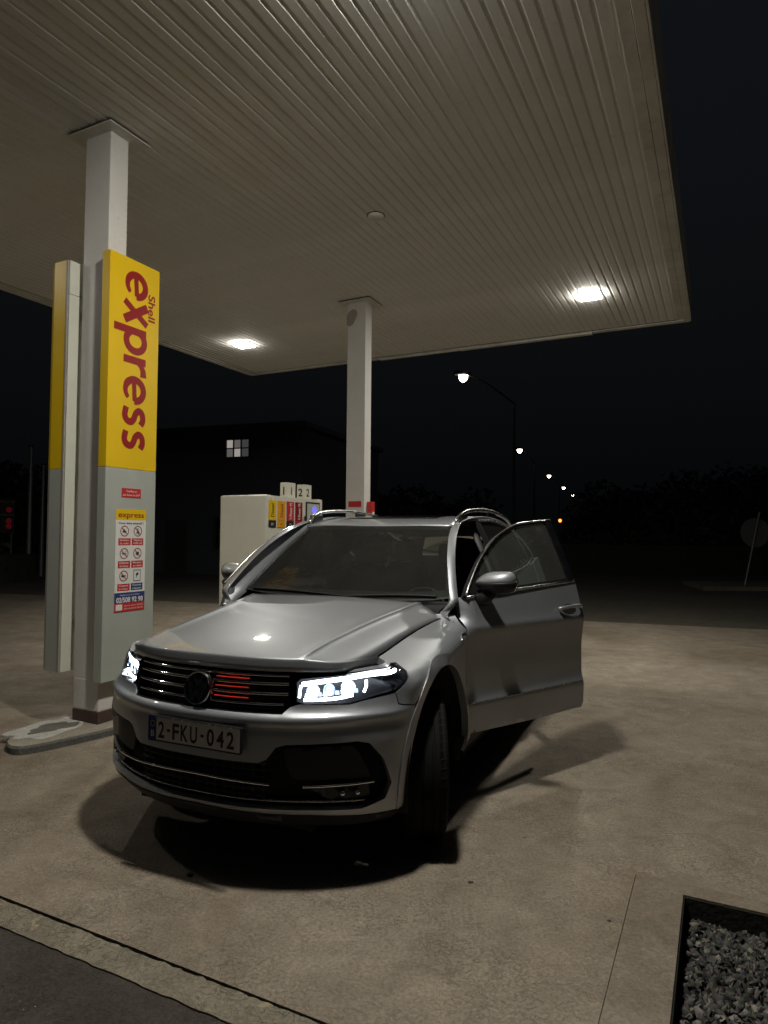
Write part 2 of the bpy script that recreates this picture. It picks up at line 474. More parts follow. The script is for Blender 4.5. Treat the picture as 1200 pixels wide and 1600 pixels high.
def xy(v, u):
    p = st(v, u); return (p.x, p.y)
U_NEAR = -1.83
def far_pt(X): return (X, 12.39 - .345 * (X - 3.61))
PV, PU = 4.17, -.485                               # corner of the gravel bed
pit = [xy(PV, PU), xy(PV + 2.6, PU), xy(PV + 2.6, -1.62), xy(PV, -1.62)]
RIMGAP = .004
rim = [xy(PV - .20, PU + .10), xy(PV + 2.7, PU + .10), xy(PV + 2.7, -1.72), xy(PV - .20, -1.72)]
apron = [xy(-14, U_NEAR), xy(14, U_NEAR), far_pt(16), far_pt(-14)]
sheet('forecourt_concrete', apron, 0., M['concrete'], [[xy(PV - .20 - RIMGAP, PU + .10 + RIMGAP), xy(PV + 2.7, PU + .10 + RIMGAP), xy(PV + 2.7, -1.72), xy(PV - .20 - RIMGAP, -1.72)]])
sheet('border_joint', [xy(PV - .23, PU + .13), xy(PV + 2.69, PU + .13), xy(PV + 2.69, PU + .06), xy(PV - .17, PU + .06), xy(PV - .17, -1.71), xy(PV - .23, -1.71)][::-1], -.010, M['joint'], thick=.05)
sheet('gravel_border', rim, .006, M['border'], [pit])
sheet('gravel_pit_floor', [xy(PV - .02, PU + .02), xy(PV + 2.62, PU + .02), xy(PV + 2.62, -1.64), xy(PV - .02, -1.64)], -.10, M['soil'], thick=.05)
# kerb strip and street in front, with an uneven joint
def wavy(u, amp, n=60, v0=-14, v1=14, seed=0):
    r_ = np.random.RandomState(seed); out = []
    ph = r_.rand(6) * 6.28
    for i in range(n + 1):
        v = v0 + (v1 - v0) * i / n
        low = sum(math.sin(v * q + p_) / (1 + .25 * q) for q, p_ in zip((1.3, 2.9, 6.1, 11., 19., 31.), ph)) * .22
        out.append(xy(v, u + amp * (r_.rand() ** 2 - .3 + low)))
    return out
st_top = wavy(U_NEAR - .010, .009, 1100, seed=3); st_bot = wavy(U_NEAR - .135, .005, 900, seed=4)
sheet('kerb_strip', st_top + st_bot[::-1], -.004, M['strip'])
sheet('joint_dirt', [xy(-14, U_NEAR + .01), xy(14, U_NEAR + .01), xy(14, U_NEAR - .03), xy(-14, U_NEAR - .03)][::-1], -.016, M['joint'], thick=.05)
st_bot2 = wavy(U_NEAR - .1362, .005, 900, seed=4)
sheet('street_asphalt', st_bot2 + [xy(14, -9), xy(-14, -9)], -.010, M['asphalt'])
sheet('side_road', [far_pt(-14), far_pt(16), (60, 12), (60, 130), (-40, 130), (-40, 20)], -.02, M['road'])
gm = MB(); gm.add([(-300, -300, -.24), (300, -300, -.24), (300, 400, -.24), (-300, 400, -.24)], [(0, 1, 2, 3)])
tag(gm.obj('ground', M['earth']), kind='structure')

# gravel
def gravel():
    mb = MB(); n = 7500
    for i in range(n):
        v = PV + .03 + rng.rand() * 1.5; u = PU - .03 - rng.rand() * 1.05
        if u < -1.58: continue
        p = st(v, u); s_ = .007 + .009 * rng.rand() ** 1.5
        bm = bmesh.new(); bmesh.ops.create_icosphere(bm, subdivisions=1, radius=1)
        sc = Vector((1 + .7 * rng.rand(), .75 + .4 * rng.rand(), .40 + .3 * rng.rand())) * s_ * 1.15
        q = Matrix.Rotation(rng.rand() * 6.3, 3, 'Z') @ Matrix.Rotation(rng.rand() * 1.2 - .6, 3, 'X') @ Matrix.Rotation(rng.rand() * .8 - .4, 3, 'Y')
        for w in bm.verts:
            c = w.co * (.8 + .35 * rng.rand()); c = Vector((c.x * sc.x, c.y * sc.y, c.z * sc.z)); c = q @ c
            w.co = c + Vector((p.x, p.y, -.092 + .028 * rng.rand() + .008 * math.sin(v * 9) * math.cos(u * 7)))
        mb.bm(bm)
    return tag(mb.obj('gravel', M['stone'], None, True, 70), kind='stuff')
gravel()
lin = MB(); w_ = .006
pin = [xy(PV + w_, PU - w_), xy(PV + 2.6 - w_, PU - w_), xy(PV + 2.6 - w_, -1.62 + w_), xy(PV + w_, -1.62 + w_)]
lin.add([(x, y, -.003) for x, y in pin] + [(x, y, -.14) for x, y in pin] + [(x, y, -.003) for x, y in pit], [(i, (i + 1) % 4, 4 + (i + 1) % 4, 4 + i) for i in range(4)] + [(8 + i, 8 + (i + 1) % 4, (i + 1) % 4, i) for i in range(4)])
tag(lin.obj('pit_dark_faces', M['joint']), kind='structure')  # thin dark sheets over the inner faces of the pit

# ------------------------------------------------------------------ pump island
isl = [(-.10, -.66), (.02, -.62), (.16, -.12), (.20, .3), (.20, 5.6), (-.10, 6.0), (-.42, 5.6), (-.48, .3), (-.46, .05), (-.40, -.30), (-.26, -.58)]
for _k in range(2):
    isl = [p for i in range(len(isl)) for p in ((isl[i][0] * .78 + isl[(i + 1) % len(isl)][0] * .22, isl[i][1] * .78 + isl[(i + 1) % len(isl)][1] * .22), (isl[i][0] * .22 + isl[(i + 1) % len(isl)][0] * .78, isl[i][1] * .22 + isl[(i + 1) % len(isl)][1] * .78))]
ti = stempty('pump_island', 0, 0)
tag(ti, kind='structure')
def offset_poly(pg, d):
    out = []; n = len(pg)
    for i in range(n):
        p0, p1, p2 = (Vector(pg[(i + k) % n]) for k in (-1, 0, 1))
        e1 = (p1 - p0).normalized(); e2 = (p2 - p1).normalized()
        n1 = Vector((e1.y, -e1.x)); n2 = Vector((e2.y, -e2.x)); nn = (n1 + n2)
        nn = nn / max(.4, nn.dot(n1)) ; out.append(tuple(p1 + nn * d))
    return out
mb = MB(); inn = offset_poly(isl, -.012); n = len(isl)
mb.add([(v, u, -.01) for v, u in isl] + [(v, u, .043) for v, u in isl] + [(v, u, .056) for v, u in inn],
       [(i, (i + 1) % n, n + (i + 1) % n, n + i) for i in range(n)] + [(n + i, n + (i + 1) % n, 2 * n + (i + 1) % n, 2 * n + i) for i in range(n)])
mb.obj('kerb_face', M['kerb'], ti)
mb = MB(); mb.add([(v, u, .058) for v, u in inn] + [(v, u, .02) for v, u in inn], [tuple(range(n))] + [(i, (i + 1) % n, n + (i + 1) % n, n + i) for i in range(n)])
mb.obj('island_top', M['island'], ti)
def blob(name, cv, cu, rv, ru, z, mat, seed, rot=0.):
    r_ = np.random.RandomState(seed); pts = []
    for i in range(40):
        q = 2 * math.pi * i / 40; k = 1 + .16 * math.sin(3 * q + seed) + .10 * math.sin(7 * q + 2 * seed) + .05 * (r_.rand() - .5)
        x, y = rv * k * math.cos(q), ru * k * math.sin(q)
        pts.append((cv + x * math.cos(rot) - y * math.sin(rot), cu + x * math.sin(rot) + y * math.cos(rot)))
    mb = MB(); mb.prism(pts, .045, z); return mb.obj(name, mat, ti)
blob('worn_paint', -.25, -.19, .19, .37, .0605, M['whitepatch'], 3, .1)
blob('dark_stain', -.225, -.21, .10, .18, .0635, M['darkpatch'], 5, -.2)

# ------------------------------------------------------------------ canopy
canopy = stempty('canopy', 0, 0, label='big flat petrol station canopy with ribbed off-white slatted soffit', cat='canopy')
hx = .0493
prof = [(-hx, .03), (-hx, .013), (-.0455, .0115), (-.036, .002), (-.032, 0), (.032, 0), (.036, .002), (.0455, .0115), (hx, .013), (hx, .03)]
smb = MB(); L0, L1 = UN + .10, UR - .085
np_ = len(prof)
smb.add([(x, L0, z) for x, z in prof] + [(x, L1, z) for x, z in prof], [(i, i + 1, np_ + i + 1, np_ + i) for i in range(np_ - 1)] + [(0, np_, 2 * np_ - 1, np_ - 1), tuple(range(np_))[::-1], tuple(range(np_, 2 * np_))])
sme = smb.mesh('slat', M['slat'])
nsl = int((VR - .17 - (VL + .17)) / .0995)
for i in range(nsl + 1):
    o = bpy.data.objects.new('slat', sme)
    o.location = (VL + .215 + i * .0995, 0, HC + .0009 * math.sin(i * 1.7)); link(o, canopy)
mb = MB(); mb.box(VL + .02, VR - .02, UN + .02, UR - .02, HC + .04, HC + .10); mb.obj('roof_deck', M['deck'], canopy)
def fasc(name, x0, x1, y0, y1, z0, z1, mat=None): return MB().box(x0, x1, y0, y1, z0, z1, .004).obj(name, mat or M['trimw'], canopy)
for s_, e in ((1, VR), (-1, VL)):
    a, b_ = sorted((e, e - s_ * .078)); fasc('fascia_flange', a, b_, UN, UR, HC - .022, HC - .008)
    a, b_ = sorted((e - s_ * .084, e - s_ * .170)); 
    for k in range(4):
        y0 = UN + .09 + k * (UR - UN - .18) / 4; fasc('edge_trim', a, b_, y0, y0 + (UR - UN - .18) / 4 - .006, HC - .014, HC - .002)
    a, b_ = sorted((e + s_ * .002, e + s_ * .02)); fasc('fascia', a, b_, UN, UR, HC - .022, HC + .48)
for s_, e in ((1, UR), (-1, UN)):
    a, b_ = sorted((e - s_ * .002, e - s_ * .088)); fasc('fascia_flange', VL + .08, VR - .08, a, b_, HC - .024, HC - .010)
    a, b_ = sorted((e + s_ * .002, e + s_ * .02)); fasc('fascia', VL, VR, a, b_, HC - .024, HC + .48)
mb = MB(); mb.box(.35, 2.55, UR - .10, UR - .012, HC - .052, HC - .026, .003); mb.box(-1.2, .33, UR - .07, UR - .012, HC - .046, HC - .026, .003)
mb.obj('loose_flashing', M['trimw'], canopy)
for u in (0.09, 4.304 + .09):
    mb = MB(); mb.box(CV - .25, CV + .25, u - .19, u + .22, HC - .028, HC - .018, .002); mb.obj('collar_plate', M['trimw'], canopy)
    mb = MB(); mb.box(CV - .24, CV + .24, u - .18, u + .21, HC - .0175, HC - .001); mb.obj('collar_gap', M['seam'], canopy)

lamps = [(2.79, 5.43, 'canopy floodlight nearest the right far corner, lit warm white'), (-2.885, 5.32, 'canopy floodlight over the far left, behind the tall yellow sign'),
         (2.80, -1.12, 'canopy floodlight overhead near the bonnet, on the right row'), (-2.88, -1.12, 'canopy floodlight on the left row before the yellow sign')]
for li, (v, u, lb) in enumerate(lamps):
    t = stempty('canopy_light', v, u, HC - .002, label=lb, cat='floodlight', group='floodlights under the canopy')
    mb = MB(); mb.box(-.150, .150, -.115, .115, -.014, 0, .003); mb.obj('housing', M['fixture'], t)
    mb = MB(); mb.add([(-.135, -.10, -.0415), (.135, -.10, -.0415), (.135, .10, -.0415), (-.135, .10, -.0415)], [(0, 3, 2, 1)]); mb.obj('lens', M['lens' if li != 3 else 'lens_old'], t)
    mb = MB(); e_ = [(-.138, -.103), (.138, -.103), (.138, .103), (-.138, .103)]
    mb.add([(x, y, -.0145) for x, y in e_] + [(x, y, -.042) for x, y in e_], [(i, (i + 1) % 4, 4 + (i + 1) % 4, 4 + i) for i in range(4)]); mb.obj('added_lens_side', M[('added_lens_side', 'added_lens_side', 'lens_side_soffit_fill', 'added_lens_side_old')[li]], t)
t = stempty('ceiling_junction_box', 1.23, 2.23, HC, label='small round grey box on the soffit above the car', cat='junction box')
mb = MB(); mb.lathe([(.085, 0), (.085, -.014), (.07, -.030), (.045, -.036), (0, -.037)], 24); mb.obj('cover', M['trimw'], t, True, 40)
mb = MB(); mb.lathe([(.093, 0.002), (.093, -.004), (.086, -.006)], 24); mb.obj('rim', M['seam'], t, True, 40)

# columns
def column(u, label, plate):
    t = stempty('canopy_column', CV, u + .09, 0, label=label, cat='column', group='columns holding the canopy')
    mb = MB(); mb.box(-.1425, .1425, -.09, .09, .151, HC - .02, .006); mb.obj('shaft', M['column'], t)
    mb = MB(); mb.box(-.1440, .1440, -.0915, .0915, .055, .15, .004); mb.obj('rusty_foot', M['rust'], t)
    mb = MB(); mb.box(-.1445, .1445, -.092, .092, .152, .40, .012); mb.obj('repaired_base', M['column'], t)
    if plate:
        mb = MB(); mb.box(-.10, .10, -.0945, -.0905, 1.925, 2.005); mb.obj('red_plate', M['red'], t)
        q = [(.075 * math.cos(a) * (1 + .12 * math.sin(3 * a)), .13 * math.sin(a) * (1 + .1 * math.cos(2 * a))) for a in np.linspace(0, 6.283, 25)[:-1]]
        mb = MB(); mb.prism(q, 0, .003, frame((-.08, -.0905, HC - .23), (1, 0, 0), (0.25, 0, 1))); mb.obj('rust_stain', M['signedge'], t)
    return t
column(0, 'white steel column carrying the tall yellow express sign', False)
column(4.304, 'white steel column standing behind the car roof, with small red plate', True)
t = stempty('fire_box', .04, 4.304 + .13, 0, label='small red box fixed to the side of the far column', cat='box')
mb = MB(); mb.box(-.035, .035, -.05, .05, 1.70, 2.0, .008); mb.obj('case', M['red'], t); mb = MB(); mb.box(.036, .040, -.03, .03, 1.8, 1.86); mb.obj('label_plate', M['white'], t)

# ------------------------------------------------------------------ sign panels
ZB, ZD, ZT = .395, 2.055, 3.755
ys, ye = -.06, .452
XV, YU, ZZ = Vector((1, 0, 0)), Vector((0, 1, 0)), Vector((0, 0, 1))
sp = stempty('sign_panel', 0, 0, label='tall yellow and grey express sign on the near column, its lettered face to the car', cat='sign', group='sign panels on the near column')
MB().box(.012, .098, ys, ye, ZD + .001, ZT, .003).obj('yellow_panel', M['yellow'], sp)
MB().box(.012, .098, ys, ye, ZB, ZD - .001, .003).obj('grey_panel', M['signgrey'], sp)
MB().box(.003, .011, ys + .02, ye - .02, ZB + .02, ZT - .02).obj('back_plate', M['seam'], sp)
# lettering reads downward: text x axis points down, its up axis toward +u
fx = .0992
DN = Vector((0, 0, -1))
def on_face(name, body, h, mat, u, z, parent, x=YU, y=ZZ, off=0., **k):
    return text(name, body, h, mat, (fx + off, u, z), x, y, parent, **k)
def ribbon(mb, pts, w, z, fm):
    P = [Vector(p) for p in pts]; k = len(P); w = w if isinstance(w, (list, tuple)) else [w] * k; L_ = []; R_ = []
    for i in range(k):
        d = (P[min(i + 1, k - 1)] - P[max(i - 1, 0)]).normalized(); n_ = Vector((-d.y, d.x)) * w[i] / 2
        L_.append(P[i] + n_); R_.append(P[i] - n_)
    vs = [fm @ Vector((p.x, p.y, z)) for p in L_ + R_]
    mb.add(vs, [(i, i + 1, k + i + 1, k + i) for i in range(k - 1)])
def earc(cx, cy, rx, ry, a0, a1, n=22): return [(cx + rx * math.cos(R(a)), cy + ry * math.sin(R(a))) for a in np.linspace(a0, a1, n)]
def ribbon_word(word, h, length, mat, o, x, y, parent, name):
    # heavy rounded lower-case letters drawn as broad pen strokes, x-height = h
    G = dict(
      e=(.92, [(earc(.46, .5, .345, .395, 0, 318, 30), [.20] + [.215] * 22 + [.19, .18, .17, .16, .15, .14, .13]), ([(.17, .47), (.80, .52)], .165)]),
      x=(.86, [([(.13, 1.0), (.72, 0)], .255), ([(.72, 1.0), (.12, 0)], .20)]),
      p=(.94, [([(.16, -.42), (.16, .97)], .225), (earc(.47, .5, .33, .395, 150, -150, 26), .215)]),
      r=(.66, [([(.16, 0), (.16, .97)], .225), ([(.20, .60), (.30, .78), (.44, .865), (.64, .875)], [.12, .18, .21, .24])]),
      s=(.76, [(smoothpts([(.63, .80), (.47, .89), (.27, .86), (.18, .72), (.28, .575), (.46, .49), (.56, .37), (.52, .19), (.36, .105), (.10, .16)]), .205)]))
    adv = sum(G[c][0] for c in word); k = length / (adv * h); xx = -length / 2; mb = MB(); zi = 0
    fm = frame(o, x, y)
    for c in word:
        w_, st_ = G[c]
        for pts, wd in st_:
            sc_ = lambda q: (xx + q[0] * h * k, (q[1] - .5) * h)
            wd2 = [v * h * 1.14 for v in wd] if isinstance(wd, list) else wd * h * 1.14
            ribbon(mb, [sc_(q) for q in pts], wd2, .0008 + .0002 * (zi % 3), fm); zi += 1
        xx += w_ * h * k
    return mb.obj(name, mat, parent)
def smoothpts(pts, k=6):
    P = [np.array(p, float) for p in pts]; out = []; n_ = len(P)
    for i in range(n_ - 1):
        p0 = P[i - 1] if i else 2 * P[0] - P[1]; p1, p2 = P[i], P[i + 1]; p3 = P[i + 2] if i + 2 < n_ else 2 * P[-1] - P[-2]
        for t in np.linspace(0, 1, k, endpoint=False): out.append(tuple(.5 * (2 * p1 + (p2 - p0) * t + (2 * p0 - 5 * p1 + 4 * p2 - p3) * t * t + (3 * p1 - p0 - 3 * p2 + p3) * t**3)))
    out.append(tuple(P[-1])); return out
ribbon_word('express', .236, 1.47, M['signred'], (fx - .0006, .205, 2.93), DN, YU, sp, 'express_lettering')
on_face('small_lettering', 'Shell', .075, M['signred'], .372, 3.41, sp, DN, YU, bold=.02, maxw=.225)
# red sticker
stk = MB().box(fx, fx + .0015, .098, .294, 1.825, 1.90).obj('red_sticker', M['red'], sp)
on_face('sticker_text', 'Veuillez ne', .018, M['white'], .196, 1.878, stk, off=.002)
on_face('sticker_text', 'pas fumer ici SVP', .018, M['white'], .196, 1.848, stk, off=.002, maxw=.17)
# poster
p0, p1, q0, q1 = .046, .352, .921, 1.732
pst = MB().box(fx, fx + .002, p0, p1, q0, q1).obj('notice_poster', M['white'], sp)
pw = p1 - p0; ph = q1 - q0
def pq(name, x0, x1, y0, y1, mat, d=.0028):
    return MB().box(fx + .0021, fx + d, p0 + x0 * pw, p0 + x1 * pw, q1 - y1 * ph, q1 - y0 * ph).obj(name, mat, pst)
pq('header_band', 0, 1, 0, .105, M['yellow'])
on_face('header_text', 'express', .045, M['signred'], p0 + pw * .5, q1 - ph * .052, pst, off=.0035, bold=.015, maxw=.26)
on_face('notice_text', 'Vous êtes attentif !', .018, M['black'], p0 + pw * .5, q1 - ph * .135, pst, off=.0035, maxw=.255, bold=.01)
TX = [('Interdiction', 'de rouler'), ('Téléphone', 'GSM off'), ('Défense', 'de fumer'), ('Moteur', 'arrêté'), ('Coupez', 'le moteur'), ('Gants', 'à disposition')]
def ring(r0, r1, n=28):
    vs = []; fs = []
    for j in range(n):
        q = 2 * math.pi * j / n
        for r in (r0, r1): vs.append((r * math.cos(q), r * math.sin(q), 0))
    for j in range(n):
        k = (j + 1) % n; fs.append((2 * j, 2 * j + 1, 2 * k + 1, 2 * k))
    return vs, fs
icons = {
 0: [[(-.5, -.25), (.3, -.3), (.45, .0), (.1, .1), (-.1, .4), (-.3, .4), (-.25, .05), (-.5, .0)]],
 1: [[(-.12, .2), (.12, .25), (.3, -.1), (.1, -.1), (.3, -.6), (.1, -.6), (-.05, -.2), (-.3, -.55), (-.42, -.45), (-.15, -.05)], [(-.1, .35), (.05, .3), (.15, .42), (.08, .58), (-.06, .56)]],
 2: [[(-.55, -.12), (.35, -.12), (.35, .06), (-.55, .06)], [(.42, -.12), (.52, -.12), (.52, .06), (.42, .06)], [(.3, .15), (.4, .15), (.5, .45), (.4, .45)]],
 3: [[(-.3, -.35), (.3, -.35), (.4, .1), (.2, .35), (-.05, .2), (-.25, .4), (-.4, .05)]],
 4: [[(-.6, -.18), (-.2, -.18), (-.1, -.35), (.05, -.1), (.55, -.05), (.55, .1), (.05, .12), (-.1, .3), (-.25, .15), (-.6, .15)]],
 5: [[(-.3, .1), (-.1, .5), (.15, .55), (.4, .3), (.2, .0), (-.05, -.05), (-.15, -.5), (-.25, -.5), (-.2, -.05)]],
}
for i in range(6):
    cx = p0 + pw * (.285 if i % 2 == 0 else .725); row = i // 2
    cz = q1 - ph * (.215 + row * .219)
    rr = .043
    fm = frame((fx + .0035, cx, cz), YU, ZZ)
    if i != 5:
        mb = MB(); v_, f_ = ring(rr * .84, rr); mb.add([fm @ Vector(p) for p in v_], f_)
        mb.prism([(-rr * .62, rr * .52), (-rr * .52, rr * .62), (rr * .62, -rr * .52), (rr * .52, -rr * .62)], .0008, .0012, fm); mb.obj('prohibition_ring', M['maroon'], pst)
    else:
        mb = MB()
        for a in ((-1, 1, -1, -.9), (-1, 1, .9, 1), (-1, -.9, -.9, .9), (.9, 1, -.9, .9)):
            mb.prism([(a[0] * .036, a[2] * .045), (a[1] * .036, a[2] * .045), (a[1] * .036, a[3] * .045), (a[0] * .036, a[3] * .045)], 0, .0008, fm)
        mb.obj('icon_frame', M['black'], pst)
    mb = MB()
    for pg in icons[i]: mb.prism([(x * rr * .95, y * rr * .95) for x, y in pg], 0, .0006, fm)
    mb.obj('pictogram', M['black'], pst)
    lab = pq('caption_box', (.09 if i % 2 == 0 else .53), (.49 if i % 2 == 0 else .92), .285 + row * .222, .35 + row * .222 + .004, M['navy'] if i == 5 else M['red'])
    for k in (0, 1):
        on_face('caption_text', TX[i][k], .0155, M['white'], cx, q1 - ph * (.302 + row * .222 + k * .031), pst, off=.0038, maxw=.09, bold=.012)
pq('phone_band', 0, 1, .815, .915, M['navy'])
on_face('phone_number', '02/508 92 98', .040, M['white'], p0 + pw * .5, q1 - ph * .885, pst, off=.0035, maxw=.27, bold=.03)
on_face('phone_text', 'Appelez en cas de problème', .012, M['white'], p0 + pw * .5, q1 - ph * .838, pst, off=.0035, maxw=.2)
pq('red_band', 0, 1, .915, 1., M['red'])
pq('red_band_block', .05, .26, .928, .985, M['white'], .0034)
on_face('band_text', 'Service client 24h/24', .013, M['white'], p0 + pw * .63, q1 - ph * .943, pst, off=.0035, maxw=.19)
on_face('band_text', 'Klantendienst 24u/24', .013, M['white'], p0 + pw * .63, q1 - ph * .972, pst, off=.0035, maxw=.19)

s2 = stempty('sign_panel', 0, 0, label='yellow and grey sign panel turned edge-on, left of the near column', cat='sign', group='sign panels on the near column')
ya, yb = -.07, .44
def chamf(z0, z1, name, mat):
    mb = MB(); pg = [(-.386, ya), (-.386, yb), (-.59, yb), (-.63, yb - .04), (-.63, ya + .06), (-.53, ya)]
    mb.prism(pg, z0, z1); return mb.obj(name, mat, s2)
chamf(ZD + .001, ZT - .005, 'yellow_panel', M['yellow']); chamf(ZB + .04, ZD - .001, 'grey_panel', M['signgrey'])
MB().box(-.385, -.371, ya - .004, yb, ZB + .04, ZT - .005).obj('side_trim', M['signedge'], s2)
MB().box(-.370, -.356, ya + .006, yb - .01, ZB + .04, 3.47).obj('back_panel', M['signback'], s2)
MB().box(-.370, -.356, ya + .006, yb - .01, 3.475, ZT - .008).obj('back_panel', M['signback'], s2)
for z in (.8, 2.0, 3.3):
    MB().box(-.355, -.284, .06, .12, z, z + .05).obj('bracket', M['signedge'], s2)
    
# ------------------------------------------------------------------ fuel dispenser
dp = stempty('fuel_dispenser', CV - .03, 1.95, 0, label='white fuel dispenser with four grade labels and a blue screen behind the car', cat='fuel pump')
x0, x1, y0, y1, zt = -.315, .30, 0., 1.09, 1.955
MB().box(x0, x1, y0, y0 + .10, .11, zt, .02).obj('end_cabinet', M['dwhite'], dp)
MB().box(x0 + .01, x1 - .004, y0 + .103, y1 - .103, .25, zt - .006, .004).obj('body', M['dwhite'], dp)
MB().box(x0, x1, y1 - .10, y1, .11, zt, .02).obj('end_cabinet', M['dwhite'], dp)
MB().box(x0 + .02, x1 - .02, y0 + .11, y1 - .11, .11, .248).obj('plinth', M['black'], dp)
xf = x1 - .004
labs = [(.035, .165, 'yellow', 'black', 'Diesel', 'black'), (.20, .33, 'orange', 'orange', 'Diesel', 'signred'), (.365, .495, 'red', 'black', 'V-Power 95', 'white'), (.53, .66, 'maroon', 'red', 'V-Power 98', 'white')]
for a, b_, c1, c2, tx, tc_ in labs:
    xa = x1 + .001 if a < .1 else xf + .001
    xa = x1 + .001
    lb = MB().box(xf - .002, xa + .003, a, b_, 1.69, 1.90, .002).obj('grade_label', M[c1], dp)
    MB().box(xf - .002, xa + .003, a, b_, 1.615, 1.687, .002).obj('grade_code_plate', M[c2], lb)
    text('grade_text', tx, .050, M[tc_], (xa + .0036, (a + b_) / 2, 1.795), ZZ, -YU, lb, bold=.012, maxw=.14 if len(tx) < 8 else .185)
    text('grade_code', {'Diesel': 'B7'}.get(tx, 'E5'), .028, M['white'] if c2 != 'orange' else M['signred'], (xa + .0036, (a + b_) / 2, 1.65), YU, ZZ, lb)
sc = MB().box(xf, x1 + .004, .735, 1.025, 1.50, 1.915, .004).obj('display_frame', M['black'], dp)
MB().box(x1 + .0045, x1 + .0075, .755, 1.005, 1.52, 1.895).obj('display_cover', M['screenoff'], sc)
q = [(.055 * math.cos(a), .042 * math.sin(a)) for a in np.linspace(0, 6.283, 21)[:-1]]
mb = MB(); mb.prism(q, 0, .001, frame((x1 + .0082, .90, 1.825), YU, ZZ)); mb.obj('lit_readout', M['screen'], sc)
MB().box(x1, x1 + .02, .705, .728, 1.70, 1.75, .003).obj('key_switch', M['black'], dp)
# scallop logo
pts = [(-.035, -.07), (.035, -.07), (.045, -.045)]
for k in range(9):
    a = R(-5 + k * 23.75); pts.append((.085 * math.cos(a), .085 * math.sin(a) * .95 + .0))
    a2 = R(-5 + (k + .5) * 23.75)
    if k < 8: pts.append((.079 * math.cos(a2), .079 * math.sin(a2) * .95))
pts.append((-.045, -.045))
lg = flat_poly(pts, (x1 + .001, .115, 1.42), YU, ZZ, .003, 'scallop_logo', M['shell_orange'], dp)
mb = MB(); fm = frame((x1 + .0042, .115, 1.42), YU, ZZ)
for k in range(1, 8):
    a = R(-5 + k * 23.75); d = Vector((math.cos(a), math.sin(a) * .95)); n_ = Vector((-d.y, d.x)) * .0022
    b0 = Vector((0, -.06)); e_ = d * .076
    mb.prism([tuple(b0 - n_), tuple(e_ - n_), tuple(e_ + n_), tuple(b0 + n_)], 0, .001, fm)
mb.obj('scallop_ribs', M['signred'], lg)
MB().box(x1, x1 + .012, .10, .99, 1.24, 1.27, .002).obj('hose_shelf', M['signedge'], dp)
for k in range(4):
    yy = .16 + k * .145
    MB().box(x1 - .001, x1 + .05, yy, yy + .09, .98, 1.16, .012).obj('nozzle_boot', M['black'], dp)
    mb = MB(); mb.tube([(x1 + .03, yy + .045, 1.0), (x1 + .09, yy + .045, .7), (x1 + .10, yy + .045, .42), (x1 + .05, yy + .06, .34), (x1 + .01, yy + .07, .5), (x1 + .006, yy + .07, .9)], .012, 8)
    mb.obj('hose', M['rubber'], dp, True)
for k, (yy, d) in enumerate(((.50, '1'), (.83, '2'))):
    nb = MB().box(.11, .21, yy, yy + .155, zt - .004, zt + .165, .004).obj('number_block', M['dwhite'], dp)
    text('pump_number', d, .09, M['black'], (.16, yy - .001, zt + .075), XV, ZZ, nb, bold=.02)
    text('pump_number', d, .09, M['black'], (.2111, yy + .078, zt + .075), YU, ZZ, nb, bold=.02)

# ------------------------------------------------------------------ the car (x: car's left, y: rearward from the nose, z up)
CYAW = R(24)
CP0 = Vector((-.862, 3.075, 0))
car = empty('car', CP0, -CYAW, 'silver SUV with its headlights on and the driver door open', 'car')

def pchip(xs, ys, x):
    """smooth monotone interpolation"""
    xs = np.asarray(xs, float); ys = np.asarray(ys, float); x = np.clip(np.asarray(x, float), xs[0], xs[-1])
    h = np.diff(xs); d = np.diff(ys) / h; m_ = np.zeros(len(xs))
    m_[0], m_[-1] = d[0], d[-1]
    for i in range(1, len(xs) - 1):
        if d[i - 1] * d[i] > 0:
            w1 = 2 * h[i] + h[i - 1]; w2 = h[i] + 2 * h[i - 1]; m_[i] = (w1 + w2) / (w1 / d[i - 1] + w2 / d[i])
    i = np.clip(np.searchsorted(xs, x) - 1, 0, len(xs) - 2)
    t = (x - xs[i]) / h[i]
    return (ys[i] * (2 * t**3 - 3 * t**2 + 1) + m_[i] * h[i] * (t**3 - 2 * t**2 + t) + ys[i + 1] * (-2 * t**3 + 3 * t**2) + m_[i + 1] * h[i] * (t**3 - t**2))
def fpchip(xs, ys, x): return float(pchip(xs, ys, x))

